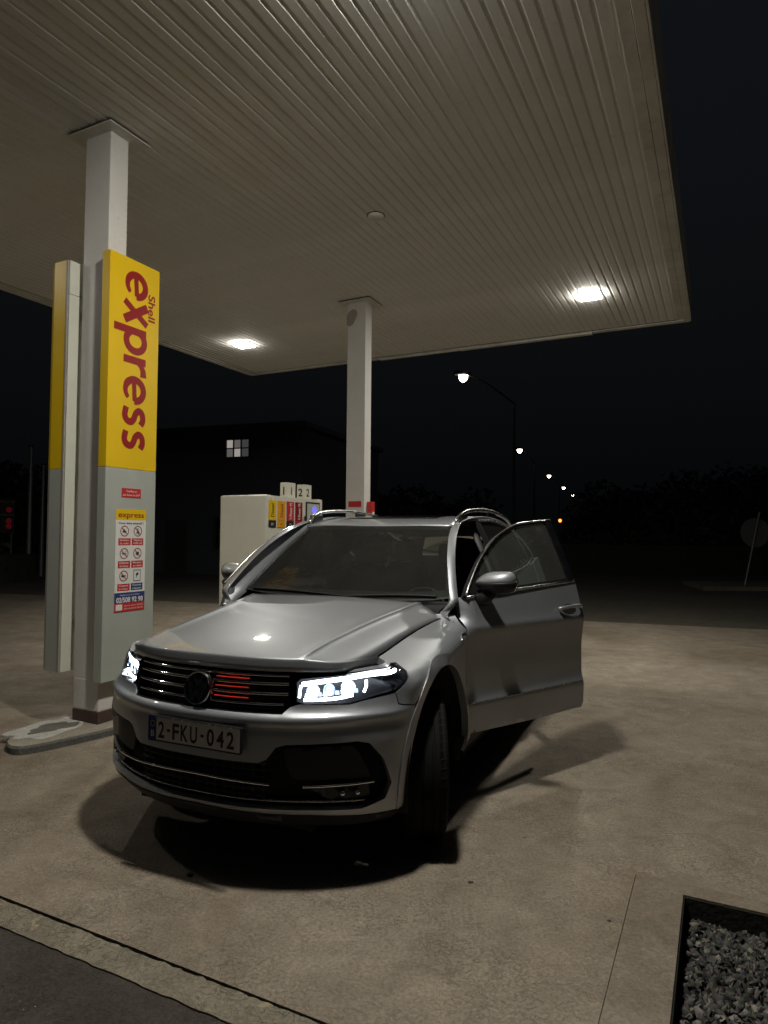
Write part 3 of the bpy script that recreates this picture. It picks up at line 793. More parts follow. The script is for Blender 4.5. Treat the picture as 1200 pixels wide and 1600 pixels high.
# plan outline at bumper height, half car
PLAN = np.array([(0, 0), (.20, .008), (.38, .046), (.53, .106), (.66, .180), (.77, .272), (.848, .375), (.886, .485), (.900, .62), (.905, .85), (.908, 1.3), (.910, 2.2), (.906, 3.1), (.895, 3.7), (.865, 4.08), (.79, 4.29), (.6, 4.40), (.3, 4.455), (0, 4.47)])
def catmull(P, k=40):
    P = np.vstack([2 * P[0] - P[1], P, 2 * P[-1] - P[-2]])
    P[0] = (-P[2][0], P[2][1]); P[-1] = (-P[-3][0], P[-3][1])
    out = []
    for i in range(1, len(P) - 2):
        p0, p1, p2, p3 = P[i - 1:i + 3]
        d1, d0, d2 = np.linalg.norm(p2 - p1) ** .5, np.linalg.norm(p1 - p0) ** .5, np.linalg.norm(p3 - p2) ** .5
        m1 = (p1 - p0) / d0**2 - (p2 - p0) / (d0 * (d0 + d1)) * 1.0 if False else (p2 - p1 + d1**2 * ((p1 - p0) / d0**2 - (p2 - p0) / (d0 + d1)**2)) 
        m1 = d1 * d1 * ((p1 - p0) / d0**2 - (p2 - p0) / ((d0**2 + d1**2)) + (p2 - p1) / d1**2)
        m2 = d1 * d1 * ((p2 - p1) / d1**2 - (p3 - p1) / ((d1**2 + d2**2)) + (p3 - p2) / d2**2)
        for t in np.linspace(0, 1, k, endpoint=False):
            out.append(p1 * (2 * t**3 - 3 * t**2 + 1) + m1 * (t**3 - 2 * t**2 + t) + p2 * (-2 * t**3 + 3 * t**2) + m2 * (t**3 - t**2))
    out.append(P[-2]); return np.array(out)
PC = catmull(PLAN)
PS = np.concatenate([[0], np.cumsum(np.linalg.norm(np.diff(PC, axis=0), axis=1))])
PT = np.gradient(PC, PS, axis=0); PT /= np.linalg.norm(PT, axis=1)[:, None]
SMAX = PS[-1]
def sa(a): i = np.argmax(PC[:, 0] >= a); return float(np.interp(a, PC[:i + 1, 0], PS[:i + 1]))     # front arc length at lateral a
def sb(b): j = (PC[:, 1] > .3) & (PC[:, 1] < 4.2); return float(np.interp(b, PC[j, 1], PS[j]))     # side arc length at b
def sr(a): i = len(PC) - 1 - np.argmax(PC[::-1, 0] >= a); return float(np.interp(-a, -PC[i:, 0], PS[i:]))   # rear

# outward offset profiles (z -> off)
pF = ([.20, .262, .296, .335, .42, .56, .655, .690, .712, .732, .744, .754, .80, .92, .95, 1.0, 1.1], [-.13, -.075, -.042, -.016, -.004, 0, 0, -.003, .004, .004, -.012, -.034, -.045, -.07, -.085, -.14, -.3])
pK = ([.20, .258, .29, .335, .50, .62, .70, .735, .76, .80, .86, .92, .95, .985, 1.03], [-.10, -.06, -.03, -.010, 0, 0, -.012, -.006, -.026, -.045, -.058, -.085, -.11, -.16, -.28])
pS1 = ([.20, .27, .31, .45, .70, .80, .86, .90, .925, .940, .955, .98], [-.09, -.03, -.006, 0, -.004, -.012, -.030, -.066, -.112, -.160, -.220, -.32])
pS2 = ([.20, .29, .36, .45, .70, .86, .900, .930, .955, .975, .990, 1.003, 1.02], [-.08, -.03, -.004, 0, -.002, .003, -.002, -.022, -.062, -.114, -.162, -.212, -.29])
pS3 = ([.20, .29, .36, .45, .70, .88, .955, .985, 1.01, 1.03, 1.045, 1.056, 1.075], [-.08, -.03, -.004, 0, -.002, .004, .003, -.010, -.036, -.080, -.128, -.170, -.26])
pD = ([.20, .30, .36, .40, .48, .548, .568, .580, .595, .64, .78, .93, .985, 1.0, 1.015, 1.04, 1.12, 1.20, 1.26, 1.36], [-.09, -.04, -.014, -.006, -.003, .001, .000, -.004, -.010, -.018, -.018, -.006, .003, .004, .001, -.010, -.035, -.058, -.075, -.105])
pQ = ([.20, .30, .42, .6, .9, 1.0, 1.05, 1.15, 1.26, 1.36, 1.45], [-.09, -.03, 0, .004, .012, .012, .004, -.03, -.065, -.10, -.13])
pR = ([.20, .28, .40, .60, .72, .85, 1.0, 1.05, 1.15, 1.36], [-.10, -.03, 0, .0, -.03, -.05, -.045, -.06, -.10, -.2])
KN = [(0, pF), (sa(.50), pF), (sa(.80), pK), (sb(.58), pS1), (sb(.86), pS2), (sb(1.16), pS3), (sb(1.36), pD), (sb(2.9), pD), (sb(3.4), pQ), (sb(3.95), pQ), (sr(.70), pR), (SMAX, pR)]
KS = np.array([k[0] for k in KN])
ZTB, ZTZ = [.44, .55, .70, .90, 1.05, 1.24], [.940, .950, .972, 1.006, 1.032, 1.060]
pW = ([.20, .29, .36, .45, .70, .86, 1.1], [-.08, -.03, -.004, 0, -.002, .002, .002])
WS = (sb(.43), sb(.52), sb(1.18), sb(1.33))
def belt(s, z):
    """body side surface: arrays s (signed), z -> xyz"""
    s = np.asarray(s, float); z = np.asarray(z, float); sg = np.where(s < 0, -1., 1.); q = np.clip(np.abs(s), 0, SMAX - 1e-6)
    i = np.clip(np.searchsorted(KS, q, side='right') - 1, 0, len(KS) - 2)
    t = (q - KS[i]) / (KS[i + 1] - KS[i]); t = t * t * (3 - 2 * t)
    allv = np.array([pchip(*k[1], z) for k in KN])
    if allv.ndim == 1: allv = allv[:, None]
    ar = np.arange(allv.shape[1]); off = allv[i, ar] * (1 - t) + allv[i + 1, ar] * t
    # front wing: rolls over to the bonnet shut line
    a = np.interp(q, PS, PC[:, 0]); b_ = np.interp(q, PS, PC[:, 1])
    w = np.clip((q - WS[0]) / (WS[1] - WS[0]), 0, 1) * np.clip((WS[3] - q) / (WS[3] - WS[2]), 0, 1); w = w * w * (3 - 2 * w)
    zt = pchip(ZTB, ZTZ, b_); r_ = np.maximum((z - (zt - .13)) / .13, 0)
    f_ = np.where(r_ < 1, r_ ** 2.5, 1 + 2.5 * (r_ - 1))
    sp_ = pchip(*pW, z) - (a - pchip([.44, .50, .90, 1.2, 1.35], [.66, .672, .700, .745, .775], b_)) * f_
    off = off * (1 - w) + sp_ * w
    ta = np.interp(q, PS, PT[:, 0]); tb = np.interp(q, PS, PT[:, 1])
    return np.stack([sg * (a + tb * off), b_ - ta * off, z], -1)

def zbelt(b): return fpchip([1.2, 1.35, 2.4, 3.3, 4.0], [1.165, 1.178, 1.235, 1.285, 1.36], b)
def gside(sgn):
    def f(b, z):
        b = np.asarray(b, float); z = np.asarray(z, float)
        a = .848 - (z - 1.18) * .40 - np.maximum(z - 1.18, 0) ** 2 * .12 - .05 * np.maximum(b - 2.9, 0) ** 2 - .03 * np.maximum(1.6 - b, 0)
        return np.stack([sgn * a, b, z], -1)
    return f

def seg(p, q, step=.03):
    n_ = max(1, int(math.hypot(q[0] - p[0], q[1] - p[1]) / step)); return [(p[0] + (q[0] - p[0]) * k / n_, p[1] + (q[1] - p[1]) * k / n_) for k in range(n_)]
def densify(pg, step=.03):
    out = []
    for i in range(len(pg)): out += seg(pg[i], pg[(i + 1) % len(pg)], step)
    return out
def smoothpath(pts, k=6, closed=False):
    P = [np.array(p, float) for p in pts]; out = []; n_ = len(P)
    rngi = range(n_ if closed else n_ - 1)
    for i in rngi:
        p0 = P[i - 1] if (closed or i > 0) else 2 * P[0] - P[1]; p1 = P[i]; p2 = P[(i + 1) % n_]; p3 = P[(i + 2) % n_] if (closed or i + 2 < n_) else 2 * P[-1] - P[-2]
        for t in np.linspace(0, 1, k, endpoint=False):
            out.append(tuple(.5 * (2 * p1 + (p2 - p0) * t + (2 * p0 - 5 * p1 + 4 * p2 - p3) * t * t + (3 * p1 - p0 - 3 * p2 + p3) * t**3)))
    if not closed: out.append(tuple(P[-1]))
    return out
def rounded(pg, r=.02, k=4):
    out = []; n_ = len(pg)
    for i in range(n_):
        a, b_, c = np.array(pg[i - 1], float), np.array(pg[i], float), np.array(pg[(i + 1) % n_], float)
        rr = min(r, np.linalg.norm(a - b_) * .45, np.linalg.norm(c - b_) * .45)
        p = b_ + (a - b_) / np.linalg.norm(a - b_) * rr; q = b_ + (c - b_) / np.linalg.norm(c - b_) * rr
        for t in np.linspace(0, 1, k): out.append(tuple((1 - t) ** 2 * p + 2 * t * (1 - t) * b_ + t * t * q))
    return out
def inpoly(x, y, pg):
    pg = np.asarray(pg); c = np.zeros(len(x), bool); j = len(pg) - 1
    for i in range(len(pg)):
        xi, yi = pg[i]; xj, yj = pg[j]
        if yi != yj:
            c ^= ((yi > y) != (yj > y)) & (x < (xj - xi) * (y - yi) / (yj - yi) + xi)
        j = i
    return c
def dist_to(pg, x, y):
    pg = np.asarray(pg); d = np.full(len(x), 1e9)
    for i in range(len(pg)):
        p = pg[i - 1]; q = pg[i]; e = q - p; L_ = e @ e + 1e-12
        t = np.clip(((x - p[0]) * e[0] + (y - p[1]) * e[1]) / L_, 0, 1)
        d = np.minimum(d, np.hypot(x - p[0] - t * e[0], y - p[1] - t * e[1]))
    return d
def panel(name, outline, fn, mat, parent, holes=(), du=.035, rows=None, flange=.016, inset=.0, step=.03, lift=0., flip=None, rim=False):
    """cuts outline (with holes) out of the surface fn(u, v), tessellates it and turns its edges inward"""
    outline = densify(outline, step); holes = [densify(h, step) for h in holes]
    allu = np.array(outline)
    u0, v0 = allu.min(0); u1, v1 = allu.max(0)
    us = np.arange(u0 + du * .5, u1, du); vs_ = np.arange(v0 + du * .5, v1, du) if rows is None else np.array([r for r in rows if v0 < r < v1])
    if rows is None: gu, gv = [g.ravel() for g in np.meshgrid(us, vs_)]
    else: gu, gv = [g.ravel() for g in np.meshgrid(us, vs_)]
    ok = inpoly(gu, gv, outline) & (dist_to(outline, gu, gv) > step * .35)
    for h in holes: ok &= ~inpoly(gu, gv, h) & (dist_to(h, gu, gv) > step * .35)
    pts = list(outline); edges = [(i, (i + 1) % len(outline)) for i in range(len(outline))]
    for h in holes:
        n0 = len(pts); pts += h; edges += [(n0 + i, n0 + (i + 1) % len(h)) for i in range(len(h))]
    pts += list(zip(gu[ok], gv[ok]))
    r = delaunay_2d_cdt([Vector((float(p[0]), float(p[1]))) for p in pts], edges, [], 0, 1e-7)
    P2 = np.array([(p.x, p.y) for p in r[0]]); F = np.array([f for f in r[2] if len(f) == 3])
    c = P2[F].mean(1); keep = inpoly(c[:, 0], c[:, 1], outline)
    for h in holes: keep &= ~inpoly(c[:, 0], c[:, 1], h)
    F = F[keep]
    X = fn(P2[:, 0], P2[:, 1]); e = 1e-3
    du_ = fn(P2[:, 0] + e, P2[:, 1]) - fn(P2[:, 0] - e, P2[:, 1]); dv_ = fn(P2[:, 0], P2[:, 1] + e) - fn(P2[:, 0], P2[:, 1] - e)
    N_ = np.cross(du_, dv_); N_ /= np.linalg.norm(N_, axis=1)[:, None] + 1e-12
    # make normals point outwards (away from the cabin centre line point)
    cen = X.mean(0) - np.array([0, 2.2, .7]); cen = cen / np.linalg.norm(cen)
    if flip is not None: cen = np.array(flip)
    if (N_ @ cen).mean() < 0: N_ = -N_
    X = X + N_ * lift
    cnt = {}
    for f in F:
        for k in range(3):
            a, b_ = int(f[k]), int(f[(k + 1) % 3]); cnt[(a, b_)] = 1
    bnd = [ed for ed in cnt if (ed[1], ed[0]) not in cnt]
    me = bpy.data.meshes.new(name)
    verts = [tuple(x) for x in X]; faces = [tuple(int(i) for i in f) for f in F]; nf = len(faces)
    if flange:
        mp = {}
        for a, b_ in bnd:
            for i in (a, b_):
                if i not in mp:
                    mp[i] = (len(verts), len(verts) + 1, len(verts) + 2); p = X[i]; q = N_[i]
                    verts += [tuple(p), tuple(p - q * flange * .25), tuple(p - q * flange)]
            A, B = mp[a], mp[b_]
            faces += [(b_, a, A[1], B[1])] if False else [(B[0], A[0], A[1], B[1]), (B[1], A[1], A[2], B[2])]
    me.from_pydata(verts, [], faces); me.materials.append(mat)
    # orient
    fl = faces[:nf]; ar = np.cross(X[F[:, 1]] - X[F[:, 0]], X[F[:, 2]] - X[F[:, 0]]); sgn = np.sign((ar * N_[F[:, 0]]).sum(1).mean())
    if sgn < 0: me.flip_normals()
    me.polygons.foreach_set('use_smooth', [True] * nf + [False] * (len(faces) - nf))
    me.update()
    return link(bpy.data.objects.new(name, me), parent)
def mirror_pg(pg): return [(-x, y) for x, y in pg][::-1]
def sym(pg): return pg + [(-x, y) for x, y in pg[::-1] if abs(x) > 1e-6]
def loft(name, secs, mat, parent, smooth=True, closed=False, auto=None, thick=0.):
    """grid of sections (each a list of xyz)"""
    A = np.array(secs, float); k, n_ = A.shape[:2]
    mb = MB(); mb.add([tuple(p) for p in A.reshape(-1, 3)], [(i * n_ + j, i * n_ + j + 1, (i + 1) * n_ + j + 1, (i + 1) * n_ + j) for i in range(k - 1) for j in range(n_ - 1)])
    o = mb.obj(name, mat, parent, smooth, auto)
    if thick:
        md = o.modifiers.new('solid', 'SOLIDIFY'); md.thickness = thick; md.offset = -1
    return o
ZROWS = list(np.arange(.25, .66, .03)) + [.66, .675, .69, .70, .71, .72, .735, .745, .755] + list(np.arange(.78, .88, .02)) + [.89, .90, .91, .918, .926, .933, .94, .947, .955, .963, .972, .981, .99, 1.0, 1.01, 1.02, 1.03, 1.04, 1.048, 1.056, 1.065, 1.075] + list(np.arange(1.09, 1.4, .025))
DROWS = [.39, .405, .43, .46, .50, .535, .548, .556, .562, .568, .574, .580, .587, .595, .61, .64, .68, .72, .78, .84, .89, .93, .955, .97, .98, .99, 1.0, 1.008, 1.018, 1.03, 1.05, 1.08, 1.11, 1.14, 1.17, 1.2, 1.23]

# wheel arches
WF, WR, WZ, TR = .862, 3.56, .368, .362
def arch(bc, rx, rz, zc=.36, a0=R(-6), a1=R(186), n_=26):
    return [(bc - rx * math.cos(q), zc + rz * math.sin(q)) for q in np.linspace(a0, a1, n_)]

# --- front bumper ---------------------------------------------------
seam_z = .752
ar1 = [(sb(b), z) for b, z in arch(WF, .472, .560) if b < WF - .1 and z < seam_z - .02]           # front half of the arch, bottom up
b_top = [(0, .748), (sa(.43), .748), (sa(.46), .775), (sa(.50), .788), (sa(.70), .784), (sa(.76), .798), (sb(.398), .814), (sb(.402), .765), (sb(.425), .757), (sb(.498), .746)]
out_r = [(0, .296)] + [(sa(.30), .295), (sa(.55), .290), (sa(.72), .282), (sb(.40), .275), (sb(.435), .30)] + ar1[3:] + b_top[::-1]
bump_out = out_r + [(-x, y) for x, y in out_r[::-1] if x > 1e-6]
# lower black intake (across, rising into side pods)
def S_(a): return sa(a)
int_r = [(0, .338), (S_(.35), .337), (S_(.60), .335), (S_(.745), .332), (S_(.818), .362), (S_(.836), .43), (S_(.812), .54), (S_(.765), .618), (S_(.725), .632), (S_(.45), .622), (S_(.41), .610), (S_(.37), .556), (S_(.335), .540), (0, .540)]
int_out = [p for p in int_r[:-1]] + [(0, .540)] + [(-x, y) for x, y in int_r[::-1] if x > 1e-6]
panel('bumper', bump_out, belt, M['paint'], car, [int_out], du=.035, rows=ZROWS, flange=.03)
def off_fn(d):
    def f(s, z):
        P = belt(s, z); e = 1e-3
        du_ = belt(s + e, z) - belt(s - e, z); dv_ = belt(s, z + e) - belt(s, z - e); n_ = np.cross(du_, dv_)
        sg = np.where(np.asarray(s) < 0, 1., 1.); n_ /= np.linalg.norm(n_, axis=-1)[..., None] + 1e-12
        c = P - np.array([0, 2.2, .7]); sgn = np.sign((n_ * c).sum(-1))[..., None]
        return P + n_ * sgn * d
    return f
# intake: frame lip, back, mesh bars
def hole_wall(name, outline, d0, d1, mat, parent, step=.02):
    pg = np.array(densify(outline, step)); A = off_fn(d0)(pg[:, 0], pg[:, 1]); B = off_fn(d1)(pg[:, 0], pg[:, 1]); k = len(pg)
    mb = MB(); mb.add([tuple(p) for p in A] + [tuple(p) for p in B], [(i, (i + 1) % k, k + (i + 1) % k, k + i) for i in range(k)]); return mb.obj(name, mat, parent, True, 50)
hole_wall('intake_surround', int_out, -.0302, -.075, M['plastic'], car)
panel('intake_back', int_out, off_fn(-.06), M['liner'], car, du=.06, flange=0)
# honeycomb of the lower intake, as thin bars
mb = MB()
for k in range(7):
    z = .355 + k * .029
    ss = np.linspace(-S_(.36), S_(.36), 25); P = off_fn(-.035)(ss, np.full(25, z))
    mb.tube([tuple(p) for p in P], .006, 5)
for k in range(-7, 8):
    s_ = k * .05; zz = np.linspace(.342, .528, 5); P = off_fn(-.037)(np.full(5, s_), zz); mb.tube([tuple(p) for p in P], .004, 5)
mb.obj('intake_mesh', M['plastic'], car)
def strip_on(name, pts, w, h, mat, parent, off=0.):
    """bar following the body surface along (s, z) points"""
    pts = smoothpath(pts, 6); ss = np.array([p[0] for p in pts]); zz = np.array([p[1] for p in pts])
    A = [off_fn(off + d)(ss, zz + dz) for d, dz in [(0, -h / 2)] + [(w - h / 2 + h / 2 * math.cos(q), h / 2 * math.sin(q)) for q in np.linspace(-math.pi / 2, math.pi / 2, 9)] + [(0, h / 2)]]
    A = np.array(A).transpose(1, 0, 2); A = np.concatenate([A, A[:, :1]], 1)
    return loft(name, A, mat, parent, True, auto=40)
strip_on('chrome_strip', [(-S_(.60), .432), (-S_(.4), .440), (-S_(.2), .448), (0, .452), (S_(.2), .448), (S_(.38), .440)], .018, .012, M['chrome'], car, -.03)
strip_on('splitter_bar', [(-S_(.76), .354), (-S_(.4), .358), (0, .358), (S_(.4), .358), (S_(.76), .354)], .016, .010, M['satin'], car, -.045)
for sg in (1, -1):
    blk = [(sg * x, y) for x, y in ((S_(.43), .598), (S_(.72), .606), (S_(.785), .455), (S_(.47), .460))]
    panel('pod_cover', rounded(blk, .03), off_fn(-.036), M['podblack'], car, du=.05, flange=.03)
    fg = [(sg * x, y) for x, y in ((S_(.54), .424), (S_(.772), .430), (S_(.778), .372), (S_(.62), .366))]
    fl_ = panel('fog_lamp', rounded(fg, .012), off_fn(-.034), M['plastic'], car, du=.05, flange=.02)
    strip_on('fog_trim', [(sg * S_(.52), .433), (sg * S_(.65), .437), (sg * S_(.785), .440)], .014, .012, M['chrome'], fl_, -.028)
    for q_ in (.675, .73):
        p = off_fn(-.022)(np.array([sg * S_(q_)]), np.array([.398]))[0]
        mb = MB(); mb.lathe([(.004, 0.010), (.010, .006), (.013, 0)], 14, frame(p, (1, 0.35 * sg, 0), (0, 0, 1))); mb.obj('fog_reflector', M['reflector'], fl_, True)
    air = [(sg * x, y) for x, y in ((S_(.80), .56), (S_(.815), .40), (sb(.40), .36), (sb(.405), .50))]
lipr = [(0, .248), (S_(.45), .246), (S_(.70), .244), (sb(.40), .246), (sb(.42), .262), (sb(.412), .288), (S_(.72), .300), (S_(.55), .310), (0, .318)]  # plastic lip, carried up over the painted edge to stand in for shade
panel('front_lip_shade', lipr + [(-x, y) for x, y in lipr[::-1] if x > 1e-6], off_fn(.003), M['plastic'], car, du=.04, flange=.03)

# --- grille ----------------------------------------------------------
gr = [(0, .752), (S_(.425), .752), (S_(.455), .78), (S_(.478), .90), (S_(.46), .918), (S_(.3), .924), (0, .926)]
gr_o = gr + [(-x, y) for x, y in gr[::-1] if x > 1e-6]
gb = panel('grille', gr_o, off_fn(-.05), M['liner'], car, du=.05, flange=0)
hole_wall('grille_surround', gr_o, -.0, -.052, M['piano'], gb)
for z, h_ in ((.908, .012), (.872, .015), (.829, .015), (.784, .013)):
    am = .45 if z > .8 else .43
    strip_on('grille_bar', [(-S_(am), z), (-S_(.25), z), (-S_(.09), z), (0, z), (S_(.09), z), (S_(.25), z), (S_(am), z)], .026, h_, M['chrome'], gb, -.03)
    strip_on('grille_slat', [(-S_(am), z - .02), (-S_(.2), z - .02), (0, z - .02), (S_(.2), z - .02), (S_(am), z - .02)], .012, .024, M['piano'], gb, -.045)
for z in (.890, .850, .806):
    strip_on('red_glint_strip', [(S_(.082), z), (S_(.17), z), (S_(.262), z)], .012, .0075, M['red_glint'], gb, -.012)  # added strips that paint a red reflection beside the roundel
# roundel
pe = belt(np.array([0.]), np.array([.832]))[0]
em = frame((0, pe[1] - .012, .832), (1, 0, 0), (0, .22, 1))
mb = MB(); mb.lathe([(0, .012), (.066, .008), (.070, 0), (.070, -.03)], 40, em); eo = mb.obj('emblem', M['piano'], car, True, 40)
mb = MB(); mb.lathe([(.0665, .004), (.0675, .014), (.0725, .016), (.0765, .010), (.077, -.02)], 48, em); mb.obj('emblem_ring', M['chrome'], eo, True, 40)
mb = MB()
def stroke(p, q, w=.0095):
    p = Vector(p) * .066; q = Vector(q) * .066; d = (q - p).normalized(); n_ = Vector((-d.y, d.x)) * w / 2
    mb.prism([tuple(p - n_), tuple(q - n_), tuple(q + n_), tuple(p + n_)], .010, .0155, em)
stroke((-.40, .92), (-.02, .12)); stroke((.40, .92), (.02, .12))
stroke((-.82, .56), (-.34, -.88)); stroke((-.34, -.88), (0, -.02)); stroke((0, -.02), (.34, -.88)); stroke((.34, -.88), (.82, .56))
mb.obj('emblem_letters', M['chrome'], eo)

# --- number plate ----------------------------------------------------
PLZ = .638; plm = frame((0.018, -.016, PLZ), (1, 0, 0), (0, .02, 1))
def plq(name, x0, x1, y0, y1, d0, d1, mat, parent, r=.004):
    mb = MB(); mb.prism(rounded([(x0, y0), (x1, y0), (x1, y1), (x0, y1)], r), d0, d1, plm); return mb.obj(name, mat, parent)
pl = plq('number_plate', -.262, .262, -.058, .058, -.012, 0, M['black'], car, .008)
plq('plate_face', -.212, .255, -.050, .050, .0002, .002, M['platewhite'], pl)
plq('plate_rim', -.212, .255, .0505, .055, .0002, .006, M['satin'], pl, .001)
plq('country_band', -.254, -.2125, -.050, .050, .0002, .002, M['blue'], pl)
def pt_(body, h, x, y, mat, **k):
    mt = plm @ Matrix.Translation((x, y, .0026)); ob = bpy.data.objects.new('plate_text', text_mesh(body, h, mat=mat, mx=mt, **k)); return link(ob, pl)
for ch, xx, wd in (('2', -.182, .036), ('F', -.098, .038), ('K', -.048, .042), ('U', .004, .040), ('0', .098, .040), ('4', .152, .040), ('2', .206, .040)):
    pt_(ch, .074, xx, 0, M['platered'], bold=.022, maxw=wd)
for xx in (-.140, .052): plq('plate_dash', xx - .009, xx + .009, -.007, .005, .002, .0026, M['platered'], pl, .001)
pt_('B', .030, -.233, -.022, M['white'], bold=.01)
stars = MB()
for k in range(12):
    a = k * math.pi / 6; stars.prism([(-.233 + .013 * math.cos(a) + .0024 * math.cos(q_), .022 + .013 * math.sin(a) + .0024 * math.sin(q_)) for q_ in np.linspace(0, 6.28, 6)[:-1]], .002, .0026, plm)
stars.obj('plate_stars', M['yellow'], pl)

# --- headlamps -------------------------------------------------------
def headlamp(sg):
    hl = [(S_(.490), .800), (S_(.52), .790), (S_(.70), .790), (S_(.76), .805), (sb(.425), .835), (sb(.515), .895), (sb(.535), .922), (sb(.46), .924), (S_(.80), .921), (S_(.66), .908), (S_(.505), .896), (S_(.487), .882)]
    pg = [(sg * x, y) for x, y in hl]
    h = panel('headlight', pg, off_fn(-.085), M['plastic'], car, du=.05, flange=0)
    hole_wall('headlight_wall', pg, -.002, -.09, M['piano'], h)
    # daytime light bar along the top, hook down the inner end
    def bar(name, pts, r, mat, d):
        pts = smoothpath(pts, 5); P = off_fn(d)(np.array([sg * p[0] for p in pts]), np.array([p[1] for p in pts]))
        mb = MB(); mb.tube([tuple(p) for p in P], r, 8); return mb.obj(name, mat, h, True)
    bar('light_bar', [(S_(.507), .872), (S_(.60), .886), (S_(.70), .898), (S_(.78), .908), (sb(.43), .912), (sb(.49), .914)], .010, M['led'], -.018)
    bar('light_hook', [(S_(.503), .868), (S_(.499), .845), (S_(.497), .815)], .006, M['led'], -.018)
    bar('lower_light_bar', [(S_(.515), .806), (S_(.58), .807), (S_(.66), .812), (S_(.72), .822)], .007, M['led'], -.028)
    bar('outer_light_bar', [(S_(.765), .830), (S_(.775), .858), (S_(.778), .888)], .006, M['led'], -.03)
    for a, z, r, dd in ((.555, .842, .030, -.045), (.625, .848, .026, -.05), (.705, .856, .034, -.045)):
        p = off_fn(dd)(np.array([sg * S_(a)]), np.array([z]))[0]
        fm = frame(p, (1, .35 * sg, 0), (0, .1, 1))
        mb = MB(); mb.lathe([(.0, -.03), (r * .45, -.03), (r * .8, -.012), (r, .012), (r * 1.08, .012)], 20, fm, False, False); mb.obj('reflector_bowl', M['reflector'], h, True)
        mb = MB(); mb.lathe([(0, .006), (r * .5, .002), (r * .74, -.010)], 16, fm); mb.obj('projector', M['projector'] if a != .625 else M['led2'], h, True)
    for k in range(9):
        a = .53 + k * .026; p = off_fn(-.05)(np.array([sg * S_(a)]), np.array([.825 + .002 * k]))[0]
        fm = frame(p, (1, .35 * sg, 0), (0, 0, 1))
        MBx = MB(); MBx.prism([(-.010, -.008), (.010, -.008), (.008, .008), (-.008, .008)], 0, .012, fm); MBx.obj('led_cell', M['led2'] if k % 3 else M['led'], h)
    panel('headlight_cover', pg, off_fn(-.001), M['lampglass'], h, du=.03, rows=list(np.arange(.79, .95, .02)), flange=0)
headlamp(1); headlamp(-1)

# --- fenders ----------------------------------------------------------
def ztop(b): return fpchip(ZTB, ZTZ, b)
FR, FZ = .472, .560
def fender(sg):
    top = [(b, ztop(b)) for b in np.linspace(1.235, .50, 16)]
    arr = arch(WF, FR, FZ)
    arr = [p for p in arr if not (p[0] < WF and p[1] < seam_z + .008)][::-1]     # from the rear bottom over the top to the front seam
    pg = top + [(.525, .932), (.497, .898), (.43, .83), (.405, .782), (.425, .770)] + arr[::-1]
    rear = [(1.285, .40), (1.285, .9), (1.285, 1.04), (1.30, 1.085), (1.245, 1.085)]
    pg = top + [(.53, .935), (.503, .898), (.425, .831), (.403, .815), (.408, .770), (.43, .762), (.500, .751)] + arr[::-1] + [(1.275, .36)] + rear
    tongue = [(sb(.48), .9405), (sa(.80), .937), (sa(.73), .930), (sa(.70), .920), (sa(.73), .920), (sa(.80), .925), (sb(.46), .928), (sb(.545), .926), (sb(.525), .897), (sb(.43), .829), (sb(.403), .815), (sb(.408), .770), (sb(.43), .762), (sb(.500), .751)]
    pgs = [(sg * x, z) for x, z in [(sb(b), z) for b, z in top] + tongue + [(sb(b), z) for b, z in arr[::-1] + [(1.275, .36)] + rear]]
    panel('front_fender', pgs, belt, M['paint'], car, du=.03, rows=ZROWS, flange=.03)
    # wheel-arch trim
    fl = [(sg * sb(b), z) for b, z in arch(WF, FR + .004, FZ + .004, n_=40)] + [(sg * sb(b), z) for b, z in arch(WF, FR - .045, FZ - .05, n_=40)][::-1]
    panel('arch_trim', fl, off_fn(.006), M['paint'], car, du=.05, flange=.04)
    q_ = smoothpath([(1.268, .990), (1.215, .984), (1.180, .962), (1.170, .952)], 4); P_ = off_fn(.004)(np.array([sg * sb(b) for b, z in q_]), np.array([z for b, z in q_]))
    mb = MB(); mb.tube([tuple(p) for p in P_], .0045, 8); mb.obj('fender_badge', M['satin'], car, True)
    # liner
    mb = MB(); rows_ = []
    for q in np.linspace(R(-10), R(190), 24):
        b, z = WF - (FR - .03) * math.cos(q), .36 + (FZ - .035) * math.sin(q); rows_.append([(sg * .885, b, z), (sg * .52, b, z)])
    loft('wheel_liner', rows_, M['liner'], car, thick=.004)
    mb = MB(); mb.box(*sorted((sg * .50, sg * .52)), WF - FR + .08, WF + FR, .30, .9); mb.obj('inner_wing', M['liner'], car)
fender(1); fender(-1)

